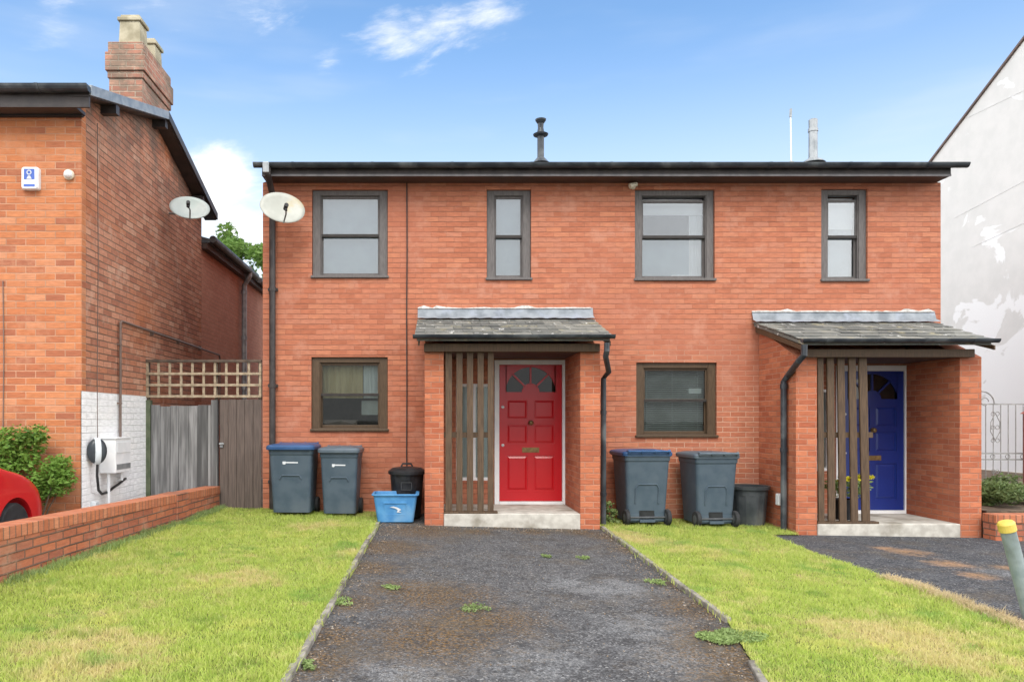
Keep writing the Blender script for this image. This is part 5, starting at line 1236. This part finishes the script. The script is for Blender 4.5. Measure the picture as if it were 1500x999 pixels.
for u in WX:
    for side in (0, 1):
        yv = cyn+.02 if side == 0 else cyn+1.48; mt = Matrix.Rotation(R(90 if side == 0 else -90),3,'X'); mt2 = mt
        yv = yv+.18 if side == 0 else yv-.18
        mb = MB(); mb.lathe([(.19,-.0),(.255,.0),(.275,.025),(.278,.155),(.262,.18),(.19,.178)], (cx_-u, yv, cg+.278), 36, mat=mt2); w_ = mb.build('wheel', M['tyre'], car, smooth=True)
        w_.data.set_sharp_from_angle(angle=R(35))
        mb = MB(); mb.lathe([(.0005,.13),(.05,.15),(.06,.145),(.16,.14),(.175,.165),(.192,.17),(.192,.0)], (cx_-u, yv, cg+.278), 36, cap=False, mat=mt2)
        for k in range(5):
            a = 2*math.pi*k/5; dv = Vector((math.cos(a), 0, math.sin(a))); sg = -1 if side == 0 else 1; p0 = Vector((cx_-u, yv+sg*.158, cg+.278)); mb.bar(p0+dv*.04, p0+dv*.18, .05, .02, up=(0,1,0))
        mb.build('rim', M['metal_grey'], w_)
for yv, s in ((cyn+.155,-1), (cyn+1.345,1)):
    mb = MB(); q = [(1.12,1.00),(1.60,1.33),(2.68,1.37),(3.12,1.30),(3.30,1.0)]
    mb.add([(cx_-u, yv+s*(.085-.125*(z_-1.0)/.37)+s*.032, cg+z_) for u, z_ in q], [tuple(range(5))]); mb.build('side_glass', M['charger_dark'], car)

for (u0, z0, u1, z1) in ((1.02,1.02,1.52,1.37), (3.56,1.0,3.26,1.38)):
    nx, nz_ = (.02, .028) if u0 < 2 else (-.008, .008)
    MB().add([(cx_-u0+nx, cyn+.22, cg+z0+nz_), (cx_-u0+nx, cyn+1.28, cg+z0+nz_), (cx_-u1+nx, cyn+1.20, cg+z1+nz_), (cx_-u1+nx, cyn+.30, cg+z1+nz_)], [(0,1,2,3)]).build('windscreen', M['charger_dark'], car)
car.rotation_euler.z = R(90); car.location = (-4.31-.75, 8.30-1.8, cg+.03)

# ------------------------------------------------------------------ sky, sun, camera
W = bpy.data.worlds.new('World'); S.world = W; W.use_nodes = True; t = NT(W.node_tree); W.node_tree.nodes.clear()
SUN_EL, SUN_AZ = 50, 180      # degrees; azimuth clockwise from +Y
sky = t.n('ShaderNodeTexSky', sky_type='NISHITA'); sky.sun_disc = False; sky.sun_elevation = R(SUN_EL); sky.sun_rotation = R(SUN_AZ); sky.altitude = 60
sky.air_density = 1.0; sky.dust_density = 1.2; sky.ozone_density = 1.0
dirv = t.n('ShaderNodeTexCoord').outputs['Generated']
def dirpx(px_, py_): return Vector(((px_-PX)/F, 1, (PY-py_)/F)).normalized()
rot = t.n('ShaderNodeVectorRotate', rotation_type='Y_AXIS'); t.l(dirv, rot.inputs['Vector']); rot.inputs['Angle'].default_value = R(10)
stretch = t.scaled(rot.outputs[0], (1, 1, 3.4)); nz = t.noise(stretch, 6, 8, .66, dist=.5); nf = t.noise(stretch, 22, 5, .6)
nn = t.m('ADD', t.m('MULTIPLY', nz, .7), t.m('MULTIPLY', nf, .35))
acc = None
for px_, py_, r_, w_ in ((650,40,.09,.42), (575,50,.06,.42), (615,22,.05,.38), (712,10,.06,.55), (375,-8,.07,.6), (230,4,.05,.25), (325,258,.06,1.45), (300,290,.075,1.4), (480,98,.03,.3), (85,20,.04,.3), (345,330,.10,1.0)):
    dn = t.n('ShaderNodeVectorMath', operation='DISTANCE'); t.l(dirv, dn.inputs[0]); dn.inputs[1].default_value = dirpx(px_, py_)
    q = t.m('MULTIPLY', t.m('SUBTRACT', 1., t.m('DIVIDE', dn.outputs['Value'], r_)), w_); acc = q if acc is None else t.m('MAXIMUM', acc, q)
acc = t.m('MAXIMUM', acc, -1.)
cl1 = t.m('MULTIPLY', t.step(t.m('ADD', t.m('MULTIPLY', acc, .5), nn), .60, 1.15), .95)
sz = t.n('ShaderNodeSeparateXYZ'); t.l(dirv, sz.inputs[0])
wis = t.m('MULTIPLY', t.step(t.noise(t.scaled(dirv, (1.2, 1.2, 6)), 2.4, 4, .5), .48, .80), .22)
low = t.m('MULTIPLY', t.step(sz.outputs[2], .48, .08), .88)
cf = t.m('MAXIMUM', cl1, t.m('ADD', wis, low), clamp=True)
# unseen cloud added overhead, behind the viewer and at the sides as fill light
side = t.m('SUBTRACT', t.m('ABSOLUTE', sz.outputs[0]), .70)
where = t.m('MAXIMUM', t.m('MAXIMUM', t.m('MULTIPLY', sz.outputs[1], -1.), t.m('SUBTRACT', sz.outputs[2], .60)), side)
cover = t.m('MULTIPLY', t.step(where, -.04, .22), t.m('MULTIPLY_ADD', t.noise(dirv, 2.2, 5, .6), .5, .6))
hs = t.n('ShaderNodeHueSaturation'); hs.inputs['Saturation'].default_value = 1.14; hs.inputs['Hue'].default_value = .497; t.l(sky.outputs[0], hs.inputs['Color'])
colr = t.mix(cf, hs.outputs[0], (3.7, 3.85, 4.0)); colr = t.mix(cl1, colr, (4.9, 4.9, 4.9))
cc = t.mix(t.step(t.m('ABSOLUTE', sz.outputs[0]), .25, .8), (5.4, 5.4, 5.4), (15.5, 15.3, 15.1))  # added cloud made brighter at the sides to lift the side walls
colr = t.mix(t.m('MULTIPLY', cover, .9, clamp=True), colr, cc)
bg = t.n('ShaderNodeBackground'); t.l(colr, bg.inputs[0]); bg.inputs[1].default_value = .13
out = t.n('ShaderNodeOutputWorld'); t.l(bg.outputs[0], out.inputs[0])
sun = bpy.data.lights.new('sun', 'SUN'); sun.energy = 1.35; sun.angle = R(28); sun.color = (1, .95, .88)
so = bpy.data.objects.new('sun', sun); COL.objects.link(so)
sd = Vector((math.sin(R(SUN_AZ))*math.cos(R(SUN_EL)), math.cos(R(SUN_AZ))*math.cos(R(SUN_EL)), math.sin(R(SUN_EL))))
so.rotation_euler = sd.to_track_quat('Z', 'Y').to_euler()

cam = bpy.data.cameras.new('camera'); co = bpy.data.objects.new('camera', cam); COL.objects.link(co)
co.location = (0, 0, CAMZ); co.rotation_euler = (R(90), 0, 0)
cam.sensor_fit = 'HORIZONTAL'; cam.sensor_width = 36; cam.lens = 36*F/1500
cam.shift_x = (750-PX)/1500; cam.shift_y = (PY-499.5)/1500; cam.clip_end = 2000; cam.clip_start = .05
S.camera = co
S.view_settings.view_transform = 'Standard'; S.view_settings.look = 'None'; S.view_settings.gamma = 1; S.view_settings.exposure = 1.10
S.cycles.use_denoising = True
